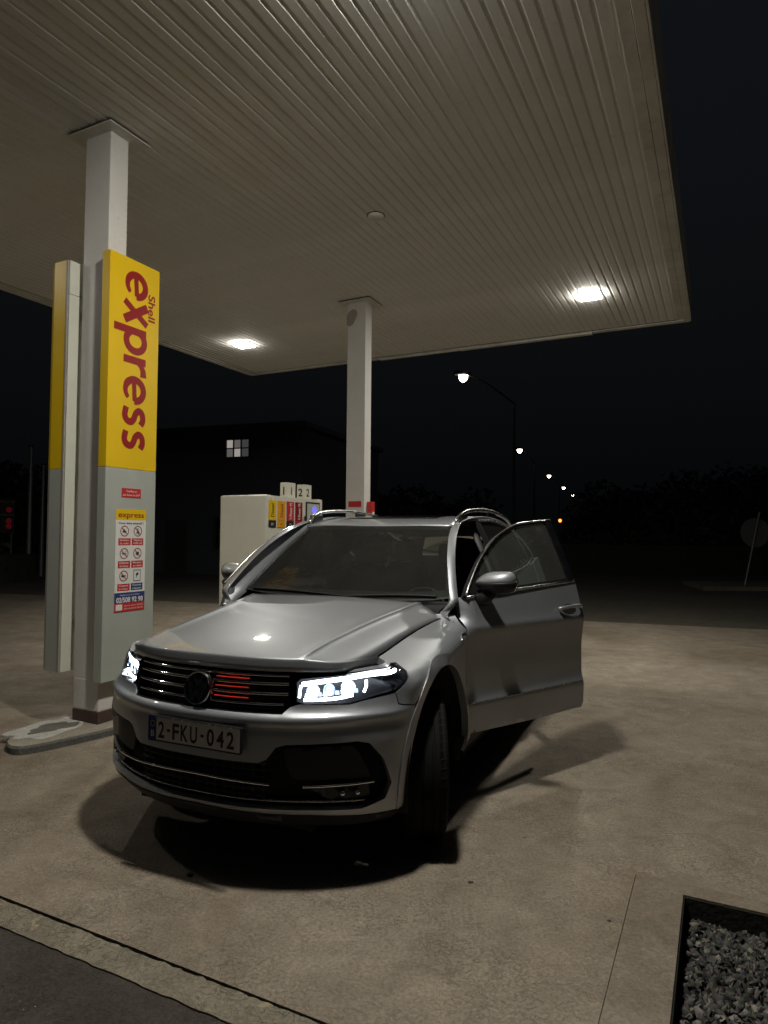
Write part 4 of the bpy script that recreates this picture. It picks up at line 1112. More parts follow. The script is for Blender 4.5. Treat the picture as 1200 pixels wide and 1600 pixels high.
# --- bonnet -----------------------------------------------------------
def edge_pt(b, sg=1.):
    return belt(np.array([sg * sb(b)]), np.array([ztop(b)]))[0]
HB = np.array([.42, .455, .49] + list(np.linspace(.53, 1.235, 14)))
def bonnet():
    nose_a = np.array([0, .12, .25, .36, .46, .55, .62, .665]); nose_b = np.array([.074, .077, .090, .118, .158, .212, .272, .34])
    n_t, n_w = 30, 81
    ws = np.concatenate([-np.linspace(1, .62, 12)[:-1], np.linspace(-.62, .62, 37), np.linspace(.62, 1, 12)[1:]]); secs = []
    ts = np.concatenate([[0, .0025, .005, .0065, .009, .014, .024, .04, .06], np.linspace(.085, 1, n_t)])
    E = np.array([edge_pt(b) for b in np.linspace(.505, 1.232, 60)])
    for t in ts:
        e = np.array([np.interp(t, np.linspace(0, 1, 60), E[:, i]) for i in range(3)]); e[0] -= .004
        row = []
        for w in ws:
            wc = .70 + .10 * t
            x = abs(w); x = (x / .62 * wc if x <= .62 else wc + [0, .010, .022, .040, .07, .12, .2, .3, .45, .62, .8, 1.0][min(11, int(round((x - .62) / .38 * 11)))] * (1 - wc))
            a = x * e[0]
            wn = x * .672
            bf = fpchip(nose_a, nose_b, min(wn, .665)); 
            a_front = wn * (1.0)
            br = fpchip([0, .45, .65, .745], [1.352, 1.335, 1.30, 1.232], min(x * .745, .745))
            b = bf + (br - bf) * t
            b = b if x < .9 else b + (e[1] - b) * ((x - .9) / .1) ** 2
            zc = fpchip([0, .0025, .005, .0065, .009, .014, .03, .06, .15, .35, .6, .8, 1.0], [.926, .950, .972, .980, .9845, .9872, .9935, 1.003, 1.0265, 1.062, 1.099, 1.124, 1.150], t)
            ze = e[2] + .001
            if t < .009: ze = .920 + (e[2] - .920) * t / .009
            if t < .009: ze = min(ze, e[2])
            drop = .020 * min(1, t / .05)
            if x <= wc: f = .16 * (x / wc) ** 2.2; ridge = .008 * math.exp(-((x - wc) / .055) ** 2) * min(1, t / .05)
            else:
                k_ = (x - wc) / (1 - wc); f = .16 + .84 * k_ ** 1.25
                ridge = .008 * min(1, t / .05) - drop * (1 - math.exp(-k_ / .06)) * (1 - k_)
            z = zc + (ze - zc) * f + ridge
            row.append((math.copysign(a, w) if a else 0, b, z))
        secs.append(row)
    # turned-down lip at the nose
    lip = [(p[0], p[1] + .022, p[2] - .010) for p in secs[0]]
    return loft('bonnet', [lip] + secs, M['paint'], car, thick=.012)
bonnet()

# --- windscreen, pillars, roof ---------------------------------------
WB = np.array([(0, 1.405, 1.140), (.25, 1.408, 1.142), (.45, 1.415, 1.148), (.635, 1.426, 1.160), (.744, 1.440, 1.174)])
WT = np.array([(0, 1.957, 1.612), (.2, 1.960, 1.611), (.38, 1.970, 1.607), (.51, 1.985, 1.600), (.580, 1.998, 1.592)])
def ws_pt(x, t, lift=0.):
    q = np.linspace(0, 1, 5); x_ = abs(x); p = np.array([fpchip(q, WB[:, i], x_) for i in range(3)]); r = np.array([fpchip(q, WT[:, i], x_) for i in range(3)])
    c = p + (r - p) * t; bul = .012 * 4 * t * (1 - t); c[1] -= bul * .62 - 0; c[2] += bul * .75
    c[1] -= lift * .65; c[2] += lift * .76
    if x < 0: c[0] = -c[0]
    return c
loft('windscreen', [[ws_pt(x, t) for x in np.linspace(-1, 1, 31)] for t in np.linspace(0, 1, 15)], M['wsglass'], car)
# dark printed border of the glass
for nm, sec in (('glass_border', [[ws_pt(x, t, -.003) for x in np.linspace(-1, 1, 31)] for t in (-.02, .02, .05, .085)]), ('glass_border', [[ws_pt(x, t, -.003) for x in np.linspace(-1, 1, 31)] for t in (.95, .98, 1.01)])):
    loft(nm, sec, M['plastic'], car)
for sg in (1, -1): loft('glass_border', [[ws_pt(sg * x, t, -.003) for x in (.93, .96, 1.0)] for t in np.linspace(0, 1, 12)], M['plastic'], car)
# scuttle panel and wipers
loft('scuttle', [[(x, 1.335 - abs(x) ** 3 * .30, 1.110 - .11 * abs(x) ** 3) for x in np.linspace(-.72, .72, 21)], [(x, 1.46, 1.105 + .03 * abs(x)) for x in np.linspace(-.72, .72, 21)]], M['plastic'], car)
for x0_, x1_ in ((-.62, .02), (.02, .60)):
    mb = MB(); mb.tube([tuple(ws_pt(x0_ / .744 + (x1_ - x0_) / .744 * k, .0 + .03 * math.sin(3.0 * k), .010)) for k in np.linspace(0, 1, 8)], .007, 6); mb.obj('wiper', M['black'], car)

DT = [(1.250, 1.045), (1.30, 1.165), (1.375, 1.262), (1.53, 1.412), (1.73, 1.538), (1.94, 1.618), (2.08, 1.643), (2.4, 1.668), (2.8, 1.672), (3.2, 1.645), (3.6, 1.575), (3.95, 1.49)]
IN = [(.765, 1.262, 1.064), (.750, 1.400, 1.148), (.735, 1.455, 1.185), (.701, 1.600, 1.310), (.658, 1.780, 1.460), (.612, 1.940, 1.572), (.585, 2.06, 1.628), (.580, 2.4, 1.680), (.585, 2.8, 1.690), (.58, 3.2, 1.668), (.565, 3.6, 1.612), (.54, 3.95, 1.548)]
def side_frame(sg):
    g = gside(sg); rows_ = []
    ds = smoothpath(DT, 5); ins = smoothpath(IN, 5)
    for k, (d, i_) in enumerate(zip(ds, ins)):
        o = g(np.array([d[0]]), np.array([d[1]]))[0]
        if d[1] < 1.162:
            bl = belt(np.array([sg * sb(d[0])]), np.array([d[1]]))[0]; w = min(1, max(0, (d[1] - 1.045) / .117)); o = bl * (1 - w) + o * w
        i_ = np.array([sg * i_[0], i_[1], i_[2]]); row = []
        out_ = np.array([sg * .75, -.45 if k < 28 else 0., .62]); out_ /= np.linalg.norm(out_)
        row.append(o - np.array([sg * .05, 0, -.0]))
        for t in np.linspace(0, 1, 8): row.append(o + (i_ - o) * t + out_ * .020 * (4 * t * (1 - t)) ** .8)
        row.append(i_ - np.array([0, 0, .03]))
        rows_.append(row)
    loft('roof_pillar', rows_, M['paint'], car)
side_frame(1); side_frame(-1)
def roof():
    secs = []; ins = [p for p in smoothpath(IN, 5) if p[1] >= 1.99]
    cz = ([1.9, 1.96, 2.1, 2.3, 2.6, 2.9, 3.3, 3.7, 3.95], [1.600, 1.616, 1.650, 1.678, 1.700, 1.702, 1.680, 1.625, 1.575])
    for p in [(.567, 1.993, 1.588)] + ins:
        row = []
        for x in np.linspace(-1, 1, 23):
            a = p[0] * x; b = p[1] - (.045 * (1 - x * x) if p[1] < 2.1 else .045 * (1 - x * x) * max(0, 1 - (p[1] - 2.1) / .3))
            zc = fpchip(*cz, b); z = zc + (p[2] + .004 - zc) * abs(x) ** 2.4
            row.append((a, b, z))
        secs.append(row)
    loft('roof', secs, M['paint'], car, thick=.02)
    gl = []
    for b in np.linspace(2.22, 3.5, 18): gl.append([(x * .46, b, fpchip(*cz, b) + .006 - .030 * abs(x) ** 2.4 * .4 - (.004 if abs(x) > .95 else 0)) for x in np.linspace(-1, 1, 17)])
    loft('glass_roof', gl, M['piano'], car, thick=.01)
roof()
for sg in (1, -1):
    mb = MB(); pts = smoothpath([(sg * .588, 2.03, 1.632), (sg * .600, 2.12, 1.690), (sg * .606, 2.30, 1.726), (sg * .608, 2.7, 1.745), (sg * .604, 3.1, 1.732), (sg * .595, 3.5, 1.69), (sg * .575, 3.80, 1.615)], 5)
    mb.tube(pts, [.007] + [.015] * (len(pts) - 2) + [.007], 10); mb.obj('roof_rail', M['satin'], car, True)
    for bb, zz in ((2.16, 1.665), (2.95, 1.70)): MB().box(sg * .60 - .016, sg * .60 + .016, bb - .08, bb + .08, zz - .05, zz + .03, .008).obj('rail_foot', M['plastic'], car)

# --- doors -------------------------------------------------------------
FD0, FD1, RD0, RD1 = 1.292, 2.402, 2.412, 3.43
def window_outline(front):
    if front:
        top = [(1.322, 1.186), (1.395, 1.268), (1.545, 1.405), (1.742, 1.530), (1.945, 1.608), (2.085, 1.634), (2.385, 1.658)]
        return smoothpath(top, 5) + [(2.392, 1.50), (2.400, zbelt(2.40) - .0)] + [(b, zbelt(b)) for b in np.linspace(2.3, 1.42, 8)]
    top = [(2.412, 1.658), (2.8, 1.663), (3.15, 1.640), (3.45, 1.575)]
    return smoothpath(top, 6) + [(3.56, 1.42), (3.585, zbelt(3.58))] + [(b, zbelt(b)) for b in np.linspace(3.4, 2.42, 8)]
def shrink(pg, d):
    """inset of a polygon (any orientation)"""
    P = np.array(pg); ar = np.sum(P[:, 0] * np.roll(P[:, 1], -1) - np.roll(P[:, 0], -1) * P[:, 1]); sgn = 1 if ar > 0 else -1; out = []
    n_ = len(P)
    for i in range(n_):
        e1 = P[i] - P[i - 1]; e2 = P[(i + 1) % n_] - P[i]; e1 = e1 / (np.linalg.norm(e1) + 1e-9); e2 = e2 / (np.linalg.norm(e2) + 1e-9)
        n1 = np.array([-e1[1], e1[0]]) * sgn; n2 = np.array([-e2[1], e2[0]]) * sgn; nn = n1 + n2; nn /= max(.5, nn @ n1)
        out.append(tuple(P[i] + nn * d))
    return out
def door(sg, front, opened=0.):
    b0, b1 = (FD0, FD1) if front else (RD0, RD1)
    side = 'driver' if sg > 0 else 'passenger'
    if front:
        low = [(b0, .405), (b0, 1.07), (b0 + .012, 1.178)] + [(b, zbelt(b) - .004) for b in np.linspace(1.36, b1, 12)] + [(b1, .43), (b1 - .02, .398), (b0 + .6, .395)]
    else:
        arc = [(b, z) for b, z in arch(WR, .45, .53) if b < RD1 + .05 and b < WR][:14]
        low = [(b0, .398), (b0, 1.0)] + [(b, zbelt(b) - .004) for b in np.linspace(b0, 3.56, 12)] + [(3.55, 1.12), (3.47, .98), (3.40, .86)] + [p for p in arc if p[1] < .78 and p[1] > .42][::-1] + [(3.08, .398)]
    g = gside(sg); hinge = Vector((sg * .892, b0 - .005, 0))
    d = panel('door', [(sg * sb(b), z) for b, z in low], belt, M['paint'], car, du=.04, rows=DROWS + [1.255, 1.28], flange=.05)
    kids = []
    wo = window_outline(front)
    fo = wo
    tw = shrink(wo, .022)
    f1 = panel('window_frame', [(sg * 1. * b, z) for b, z in fo], lambda u, v: g(u * sg, v), M['plastic'], d, [[(sg * b, z) for b, z in tw]], du=.08, flange=.035, lift=.012)
    kids.append(f1)
    # bright moulding round the window
    ch = []
    outl = smoothpath(([(1.33, 1.190), (1.400, 1.268), (1.545, 1.403), (1.742, 1.528), (1.945, 1.606), (2.085, 1.632), (2.38, 1.656)] if front else [(2.43, 1.656), (2.8, 1.661), (3.15, 1.638), (3.45, 1.573)]), 5)
    P = g(np.array([p[0] for p in outl]), np.array([p[1] for p in outl])) + np.array([sg * .016, 0, .002])
    mb = MB(); mb.tube([tuple(p) for p in P], .0075, 8); kids.append(mb.obj('chrome_moulding', M['satin'], d, True))
    bb = np.linspace(b0 + .04, b1 - .01 if front else 3.55, 12); P = g(bb, np.array([zbelt(b) + .004 for b in bb])) + np.array([sg * .016, 0, 0])
    mb = MB(); mb.tube([tuple(p) for p in P], .0085, 8); kids.append(mb.obj('chrome_moulding', M['satin'], d, True))
    gl = panel('window_glass', [(sg * b, z) for b, z in shrink(wo, .018)], lambda u, v: g(u * sg, v), M['sideglass'] if front else M['darkglass'], d, du=.08, flange=0, lift=.004); kids.append(gl)
    if front:
        pb = [(2.315, 1.651), (2.384, 1.656), (2.395, zbelt(2.395) + .008), (2.335, zbelt(2.335) + .008)]
        kids.append(panel('pillar_cover', [(sg * b, z) for b, z in pb], lambda u, v: g(u * sg, v), M['piano'], d, du=.08, flange=.02, lift=.016))
        tri = [(1.34, 1.196), (1.40, 1.262), (1.485, 1.335), (1.50, zbelt(1.5) + .008)]
        kids.append(panel('mirror_sail', [(sg * b, z) for b, z in tri], lambda u, v: g(u * sg, v), M['plastic'], d, du=.08, flange=.02, lift=.014))
    # inner trim
    inn = [(b + (.02 if b < b0 + .1 else -.02 if b > b1 - .1 else 0), z + (.02 if z < .45 else 0)) for b, z in low]
    kids.append(panel('inner_trim', [(sg * sb(b), z) for b, z in inn], off_fn(-.075), M['plastic'], d, du=.08, flange=0))
    # handle
    hb, hz = (2.26, 1.065) if front else (3.30, 1.09)
    def bs(b, z, o=0.): return off_fn(o)(np.array([sg * sb(b)]), np.array([z]))[0]
    q = [(sb(hb) + .075 * math.cos(a), hz - .004 + .032 * math.sin(a)) for a in np.linspace(0, 6.283, 21)[:-1]]
    kids.append(panel('handle_recess', [(sg * x, y) for x, y in q], off_fn(.0025), M['liner'], d, du=.05, flange=.003))
    mb = MB(); pts = [bs(hb - .115, hz, .010), bs(hb - .10, hz + .001, .026), bs(hb - .03, hz + .004, .040), bs(hb + .05, hz + .005, .040), bs(hb + .105, hz + .004, .026), bs(hb + .118, hz + .003, .010)]
    mb.tube(smoothpath([tuple(p) for p in pts], 4), .0125, 8); kids.append(mb.obj('handle', M['paint'], d, True))
    if front:
        # lower bright strip on the sill line
        kids.append(mirror(sg, d))
        mb = MB(); mb.tube([tuple(bs(b, .574, .001)) for b in np.linspace(1.31, 2.385, 16)], .0035, 6); kids.append(mb.obj('sill_moulding', M['satin'], d, True))
    if opened:
        T = Matrix.Translation(hinge) @ Matrix.Rotation(-sg * opened, 4, 'Z') @ Matrix.Translation(-hinge)
        d.matrix_basis = T
    return d
def mirror(sg, d):
    """wing mirror: painted cap, black underside, glass, foot"""
    cx, cy, cz = sg * (.965 if sg > 0 else .915), (1.475 if sg > 0 else 1.52), 1.262
    n_, k = 18, 13; rows_ = []; 
    for i in range(k):
        t = i / (k - 1); x = -.118 + .236 * t
        hz_ = .066 * (1 - (2 * t - 1.08) ** 4 * .62 if t > .08 else .55) * (1 if t < .9 else math.sqrt(max(0.02, 1 - ((t - .9) / .1) ** 2)))
        dy = .088 * (1 - abs(2 * t - .9) ** 3 * .45) * (1 if t < .92 else math.sqrt(max(.05, 1 - ((t - .92) / .08) ** 2)))
        sweep = .05 * t * t
        row = []
        for j in range(n_ + 1):
            q = -math.pi / 2 + math.pi * j / n_          # front half: bottom to top, bulging forward
            row.append((cx + sg * x, cy + sweep - dy * math.cos(q), cz + hz_ * math.sin(q) + .012 * t))
        rows_.append(row)
    A = np.array(rows_); cut = 9
    m0 = loft('mirror_cap', A[:, cut:], M['paint'], d, thick=.004)
    loft('mirror_lower', A[:, :cut + 1], M['plastic'], d, thick=.004)
    back = [[tuple(A[i, 0]), tuple(A[i, -1])] for i in range(k)]
    loft('mirror_glass', back, M['chrome'], d, thick=.006)
    mb = MB(); mb.tube([(sg * .84, 1.44, 1.160), (sg * .885, 1.45, 1.170), (sg * .925, 1.46, 1.215)], [.045, .045, .042], 12); mb.obj('mirror_foot', M['plastic'], d, True)
    ends = [[tuple(p) for p in A[0]], [tuple(A[0].mean(0))] * (n_ + 1)]; loft('mirror_end', ends, M['plastic'], d)
    ends = [[tuple(p) for p in A[-1]], [tuple(A[-1].mean(0))] * (n_ + 1)]; loft('mirror_end', ends, M['plastic'], d)
    return m0
OPEN = R(27.5)
door(1, True, OPEN); door(1, False); door(-1, True); door(-1, False)

# --- rear of the body ----------------------------------------------------
def rear_side(sg):
    arr = arch(WR, .45, .53)
    up = [p for p in arr if not (p[0] < WR and p[1] < .80)]
    pg = up + [(4.00, .42), (4.00, .9), (4.02, 1.34)] + [(b, zbelt(b) - .004) for b in np.linspace(3.95, 3.575, 5)] + [(3.56, 1.12), (3.48, .985), (3.41, .875)]
    panel('rear_fender', [(sg * sb(b), z) for b, z in pg], belt, M['paint'], car, du=.06, flange=.03)
    pq_ = [(3.60, 1.30), (3.575, 1.42), (3.47, 1.568), (3.6, 1.56), (3.95, 1.475), (4.18, 1.36), (4.10, 1.345)]
    g = gside(sg); panel('rear_pillar', [(sg * b, z) for b, z in pq_], lambda u, v: g(u * sg, v), M['paint'], car, du=.08, flange=.03, lift=.008)
    qw = [(3.64, 1.32), (3.62, 1.42), (3.56, 1.525), (3.7, 1.495), (3.9, 1.40), (3.92, 1.36)]
    panel('quarter_glass', [(sg * b, z) for b, z in qw], lambda u, v: g(u * sg, v), M['piano'], car, du=.08, flange=.01, lift=.012)
    loft('wheel_liner', [[(sg * .885, WR - .42 * math.cos(q), .36 + .50 * math.sin(q)), (sg * .52, WR - .42 * math.cos(q), .36 + .50 * math.sin(q))] for q in np.linspace(R(-10), R(190), 18)], M['liner'], car, thick=.004)
    sill = [(sg * sb(b), z) for b, z in ((1.27, .25), (1.27, .385), (3.06, .385), (3.10, .25))]
    panel('sill', sill, off_fn(-.012), M['plastic'], car, du=.1, flange=.05)
    tl = [(sg * x, y) for x, y in ((sr(.52), .90), (sr(.55), 1.04), (sb(4.05), 1.06), (sb(4.04), .93), (sr(.80), .88))]
    panel('tail_light', tl, off_fn(.012), M['tail'], car, du=.06, flange=.03)
rear_side(1); rear_side(-1)
rb = [(sb(4.005), .30), (sb(4.005), .93), (SMAX, .80), (SMAX, .28)]
for sg in (1, -1): panel('rear_bumper', [(sg * x, y) for x, y in rb], belt, M['paint'], car, du=.06, flange=.03)
tg = [(sb(4.025), .94), (sb(4.025), 1.335), (SMAX - .001, 1.335), (SMAX - .001, .81)]
for sg in (1, -1): panel('tailgate', [(sg * x, y) for x, y in tg], belt, M['paint'], car, du=.06, flange=.02)
loft('rear_window', [[(x * a, b - .03 * x * x, z) for x in np.linspace(-1, 1, 13)] for a, b, z in ((.62, 4.30, 1.33), (.58, 4.20, 1.45), (.53, 4.07, 1.56))], M['darkglass'], car)
loft('rear_spoiler', [[(x * .56, b - .02 * x * x, z - .03 * x * x) for x in np.linspace(-1, 1, 13)] for b, z in ((3.93, 1.582), (4.1, 1.565), (4.24, 1.545), (4.20, 1.53), (4.0, 1.545))], M['paint'], car, thick=.01)

# --- underbody, cabin ------------------------------------------------------
mb = MB(); mb.box(-.50, .50, .22, 4.25, .20, .30); mb.box(-.84, .84, 1.30, 3.08, .24, .36); mb.obj('floor_pan', M['liner'], car)
MB().box(-.50, .50, .33, 1.20, .30, .86).obj('engine_block', M['liner'], car)
MB().box(-.83, .83, 1.262, 1.30, .26, 1.045).obj('bulkhead', M['liner'], car)
mb = MB(); mb.box(-.60, .60, 4.02, 4.10, .36, .95); mb.box(-.50, .50, 3.3, 4.1, .36, .62); mb.obj('boot_floor', M['liner'], car)
# dashboard
rows_ = []
for a in np.linspace(-.72, .72, 25):
    hump = .045 * math.exp(-((a - .36) / .17) ** 2)
    rows_.append([(a, 1.44, 1.10), (a, 1.60, 1.118), (a, 1.74, 1.105 + hump), (a, 1.83, 1.07 + hump * .8), (a, 1.86, .98), (a, 1.78, .80), (a, 1.60, .62)])
loft('dashboard', rows_, M['dash'], car)
st_w = frame((.37, 1.93, 1.005), (1, 0, 0), (0, .42, .907))
mb = MB(); ring_ = []
mb.lathe([(.178 + .014 * math.cos(q), .014 * math.sin(q)) for q in np.linspace(0, 6.283, 9)[:-1]], 36, st_w, True); sw = mb.obj('steering_wheel', M['plastic'], car, True)
mb = MB(); mb.lathe([(0, .02), (.05, .018), (.065, 0), (.06, -.04)], 20, st_w); mb.box(-.01, .01, -.01, .01, -.01, .01)
for a in (R(0), R(180), R(270)):
    mb.prism([(.05 * math.cos(a) - .012 * math.sin(a), .05 * math.sin(a) + .012 * math.cos(a)), (.05 * math.cos(a) + .012 * math.sin(a), .05 * math.sin(a) - .012 * math.cos(a)), (.175 * math.cos(a) + .012 * math.sin(a), .175 * math.sin(a) - .012 * math.cos(a)), (.175 * math.cos(a) - .012 * math.sin(a), .175 * math.sin(a) + .012 * math.cos(a))], -.006, .006, st_w)
mb.obj('wheel_hub', M['plastic'], sw, True, 40)
mb = MB(); mb.tube([tuple(st_w @ Vector((.183 * math.cos(a), .183 * math.sin(a), .012))) for a in np.linspace(R(55), R(125), 9)], .004, 6); mb.obj('rim_accent', M['satin'], sw)
def seat_(a, b, w=.25):
    s_ = MB().box(a - w, a + w, b, b + .52, .52, .70, .05).obj('seat', M['seat'], car, True, 60)
    mb = MB(); rows2 = []
    for z, y, hw, th in ((.64, b + .44, w, .10), (.85, b + .53, w * .98, .11), (1.05, b + .60, w * .92, .10), (1.22, b + .66, w * .75, .08), (1.29, b + .69, w * .55, .05)):
        rows2.append([(a - hw, y, z), (a - hw * .8, y - th * .75, z), (a, y - th * .5, z), (a + hw * .8, y - th * .75, z), (a + hw, y, z), (a + hw * .8, y + th * .6, z), (a, y + th * .7, z), (a - hw * .8, y + th * .6, z), (a - hw, y, z)])
    loft('seat_back', rows2, M['seat'], s_)
    MB().box(a - .13, a + .13, b + .66, b + .77, 1.30, 1.48, .035).obj('headrest', M['seat'], s_, True, 60)
    mb = MB(); [mb.tube([(a + k, b + .71, 1.25), (a + k, b + .715, 1.34)], .008, 6) for k in (-.06, .06)]; mb.obj('headrest_posts', M['chrome'], s_)
seat_(.37, 1.98); seat_(-.37, 1.98); seat_(.38, 2.85, .3); seat_(-.38, 2.85, .3)
MB().box(-.12, .12, 1.75, 2.6, .4, .78, .03).obj('centre_console', M['plastic'], car)
# rear-view mirror
MB().box(-.12, .12, 1.985, 2.005, 1.46, 1.53, .012).obj('interior_mirror', M['plastic'], car)
# B pillars and inner roof lining
for sg in (1, -1):
    g = gside(sg); loft('centre_pillar', [[tuple(g(np.array([b]), np.array([z]))[0] + np.array([-sg * .05, 0, 0])) for b in (2.36, 2.40, 2.47)] for z in (.40, .8, 1.18, 1.4, 1.62)], M['grey_trim'], car, thick=.02)
    P = [belt(np.array([sg * sb(b)]), np.array([.385]))[0] for b in np.linspace(1.3, 2.4, 8)]
    loft('door_sill', [[tuple(p - np.array([sg * d_, 0, dz])) for d_, dz in ((.045, .08), (.045, .0), (.16, -.01), (.2, .1))] for p in P], M['paint'], car)
    mb = MB(); mb.tube([(sg * .70, 2.42, 1.50), (sg * .66, 2.40, 1.2), (sg * .60, 2.38, .75)], .018, 5); mb.obj('seat_belt', M['black'], car)
loft('headlining', [[(x * .55, b, z - .035) for x in np.linspace(-1, 1, 9)] for b, z in ((2.02, 1.60), (2.4, 1.65), (3.0, 1.655), (3.8, 1.58))], M['grey_trim'], car)

# --- wheels ---------------------------------------------------------------
def wheel(sg, b, steer=0.):
    w = bpy.data.objects.new('wheel', None); link(w, car); w.location = (sg * .785, b, TR); w.rotation_euler = (0, 0, steer)
    X = frame((0, 0, 0), (0, 1, 0), (0, 0, 1))          # local z -> +x
    hw = .108
    mb = MB(); prof_ = [(.248, -hw * .85), (.30, -hw), (.335, -hw), (TR - .006, -hw * .86), (TR - .001, -hw * .6)]
    for k in range(5):
        c = (-.48 + .24 * k) * hw * 2
        if k: prof_ += [(TR - .001, c - .012 - .012), (TR - .009, c - .012 - .009), (TR - .009, c - .012 + .0), (TR - .001, c - .009)]
    prof_ += [(TR - .001, hw * .6), (TR - .006, hw * .86), (.335, hw), (.30, hw), (.248, hw * .85)]
    prof_ = prof_[:5] + sorted(prof_[5:-5], key=lambda p: p[1]) + prof_[-5:]
    mb.lathe(prof_, 56, X, False, False); ty = mb.obj('tyre', M['rubber'], w, True, 35)
    mb = MB()
    for k in range(56):
        a = 2 * math.pi * k / 56; fm = Matrix.Rotation(a, 4, 'X')
        for s1 in (1, -1):
            p = [fm @ Vector((s1 * x_, y_, TR + .0008)) for x_, y_ in ((.066, -.002), (.099, .004), (.099, .010), (.066, .004))]
            mb.add(p, [(0, 1, 2, 3)])
    tag(mb.obj('tread_sipes', M['liner'], ty), kind='stuff')
    mb = MB(); mb.lathe([(.246, -.10), (.252, -.098), (.240, -.06), (.225, .05), (.236, .09), (.252, .098), (.246, .103), (.232, .092)], 40, X if sg > 0 else X @ Matrix.Rotation(math.pi, 4, 'X'), False, False); rm = mb.obj('rim', M['alloy'], w, True, 40)
    mb = MB()
    for k in range(5):
        for d_ in (-.16, .16):
            a = 2 * math.pi * k / 5
            p0_ = (.055 * math.cos(a + d_ * .6), .055 * math.sin(a + d_ * .6)); p1_ = (.238 * math.cos(a + d_), .238 * math.sin(a + d_)); e = Vector((p1_[0] - p0_[0], p1_[1] - p0_[1])).normalized(); n_ = Vector((-e.y, e.x)) * .014
            mb.prism([(p0_[0] - n_.x, p0_[1] - n_.y), (p1_[0] - n_.x * 1.2, p1_[1] - n_.y * 1.2), (p1_[0] + n_.x * 1.2, p1_[1] + n_.y * 1.2), (p0_[0] + n_.x, p0_[1] + n_.y)], sg * .06 if sg > 0 else -.085, sg * .085 if sg > 0 else -.06, X)
    mb.lathe([(.0, .08), (.07, .078), (.075, .04)], 20, X if sg > 0 else X @ Matrix.Rotation(math.pi, 4, 'X')); mb.obj('spokes', M['alloy'], rm)
    mb = MB(); mb.lathe([(.16, -.02), (.16, .01), (.06, .012)], 28, X); mb.obj('brake_disc', M['pole'], w, True, 40)
    return w
STEER = R(25)
wheel(1, WF, STEER); wheel(-1, WF, STEER); wheel(1, WR); wheel(-1, WR)

# ------------------------------------------------------------------ street lamps and background
def street_lamp(pole, head, label):
    dx, dy = head[0] - pole[0], head[1] - pole[1]
    t = empty('street_lamp', (pole[0], pole[1], -.02), 0, label, 'street lamp', 'street lamps along the side road')
    mb = MB(); mb.tube([(0, 0, 0), (0, 0, 1.0), (0, 0, 7.2)], [.10, .075, .05], 12); mb.obj('pole', M['darkpole'], t, True, 40)
    pts = [(dx * k, dy * k, 7.15 + 1.0 * math.sin(k * 1.45)) for k in np.linspace(0, 1, 8)]
    mb = MB(); mb.tube(pts, .035, 8); mb.obj('arm', M['darkpole'], t, True, 40)
    d = Vector((dx, dy, 0)).normalized()
    fm = frame((dx, dy, 8.12), d, Vector((-d.y, d.x, 0)))
    mb = MB(); mb.prism([(-.3, -.13), (.25, -.16), (.4, -.1), (.4, .1), (.25, .16), (-.3, .13)], -.04, .10, fm); mb.obj('head', M['darkpole'], t)
    mb = MB(); mb.lathe([(.19, -.04), (.18, -.14), (.13, -.24), (.06, -.30), (0, -.31)], 16, fm); mb.obj('lens', M['street'], t, True)
def at(px, py, d):
    """ground position d metres ahead seen at image column px"""
    return ((px - 600) / FPX * d, d)
sl = [(723, 803, 27.0, 'nearest street lamp beyond the forecourt, the highest and brightest'), (812, 835, 50.0, 'second street lamp from the near end of the row'),
      (858, 874, 71.0, 'third street lamp in the row, beside the amber light'), (881, 892, 88.0, 'fourth street lamp, small and far down the road'), (895, 903, 103., 'farthest street lamp, a faint dot down the road')]
for hx_, px_, d, lb in sl:
    h = at(hx_, 0, d); p = at(px_, 0, d + 1.0); street_lamp(p, h, lb)

# round sign on a leaning pole, seen from behind
x, y = at(1163, 0, 20.5)
t = empty('traffic_sign', (x, y, .1), 0, 'round traffic sign seen from behind on a leaning pole at the right edge', 'traffic sign')
mb = MB(); mb.tube([(0, 0, 0), (.48, 0.0, 2.26)], .032, 10); mb.obj('pole', M['pole'], t, True, 40)
fm = frame((.36, .06, 1.62), (1, 0, 0), (0.0, 0, 1))
mb = MB(); mb.lathe([(0, -.012), (.44, -.012), (.45, 0), (.45, .02), (.43, .022), (.43, .006), (0, .005)], 36, fm); mb.obj('disc', M['pole'], t, True, 30)
mb = MB(); mb.box(.13, .62, .03, .05, 1.75, 1.79); mb.box(.08, .58, .03, .05, 1.45, 1.49); mb.obj('clamp', M['pole'], t)
mb = MB(); mb.prism([(x - 1.5, y - .5), (x + 4, y - .6), (x + 4, y + 2), (x - 1.0, y + 2)], -.1, .1); tag(mb.obj('traffic_island', M['border']), kind='structure')

x, y = at(875, 0, 42)
t = empty('warning_light', (x, y, -.02), 0, 'small amber warning light on a post beyond the open door', 'warning light')
mb = MB(); mb.tube([(0, 0, 0), (0, 0, 2.45)], .03, 8); mb.obj('post', M['pole'], t, True, 40)
MB().box(-.16, .16, -.03, .12, 2.4, 2.72, .02).obj('housing', M['black'], t)
mb = MB(); mb.lathe([(0, .06), (.08, .045), (.105, 0), (.105, -.01)], 16, frame((0, -.04, 2.58), (1, 0, 0), (0, 0, 1))); mb.obj('lens', M['amber'], t, True)

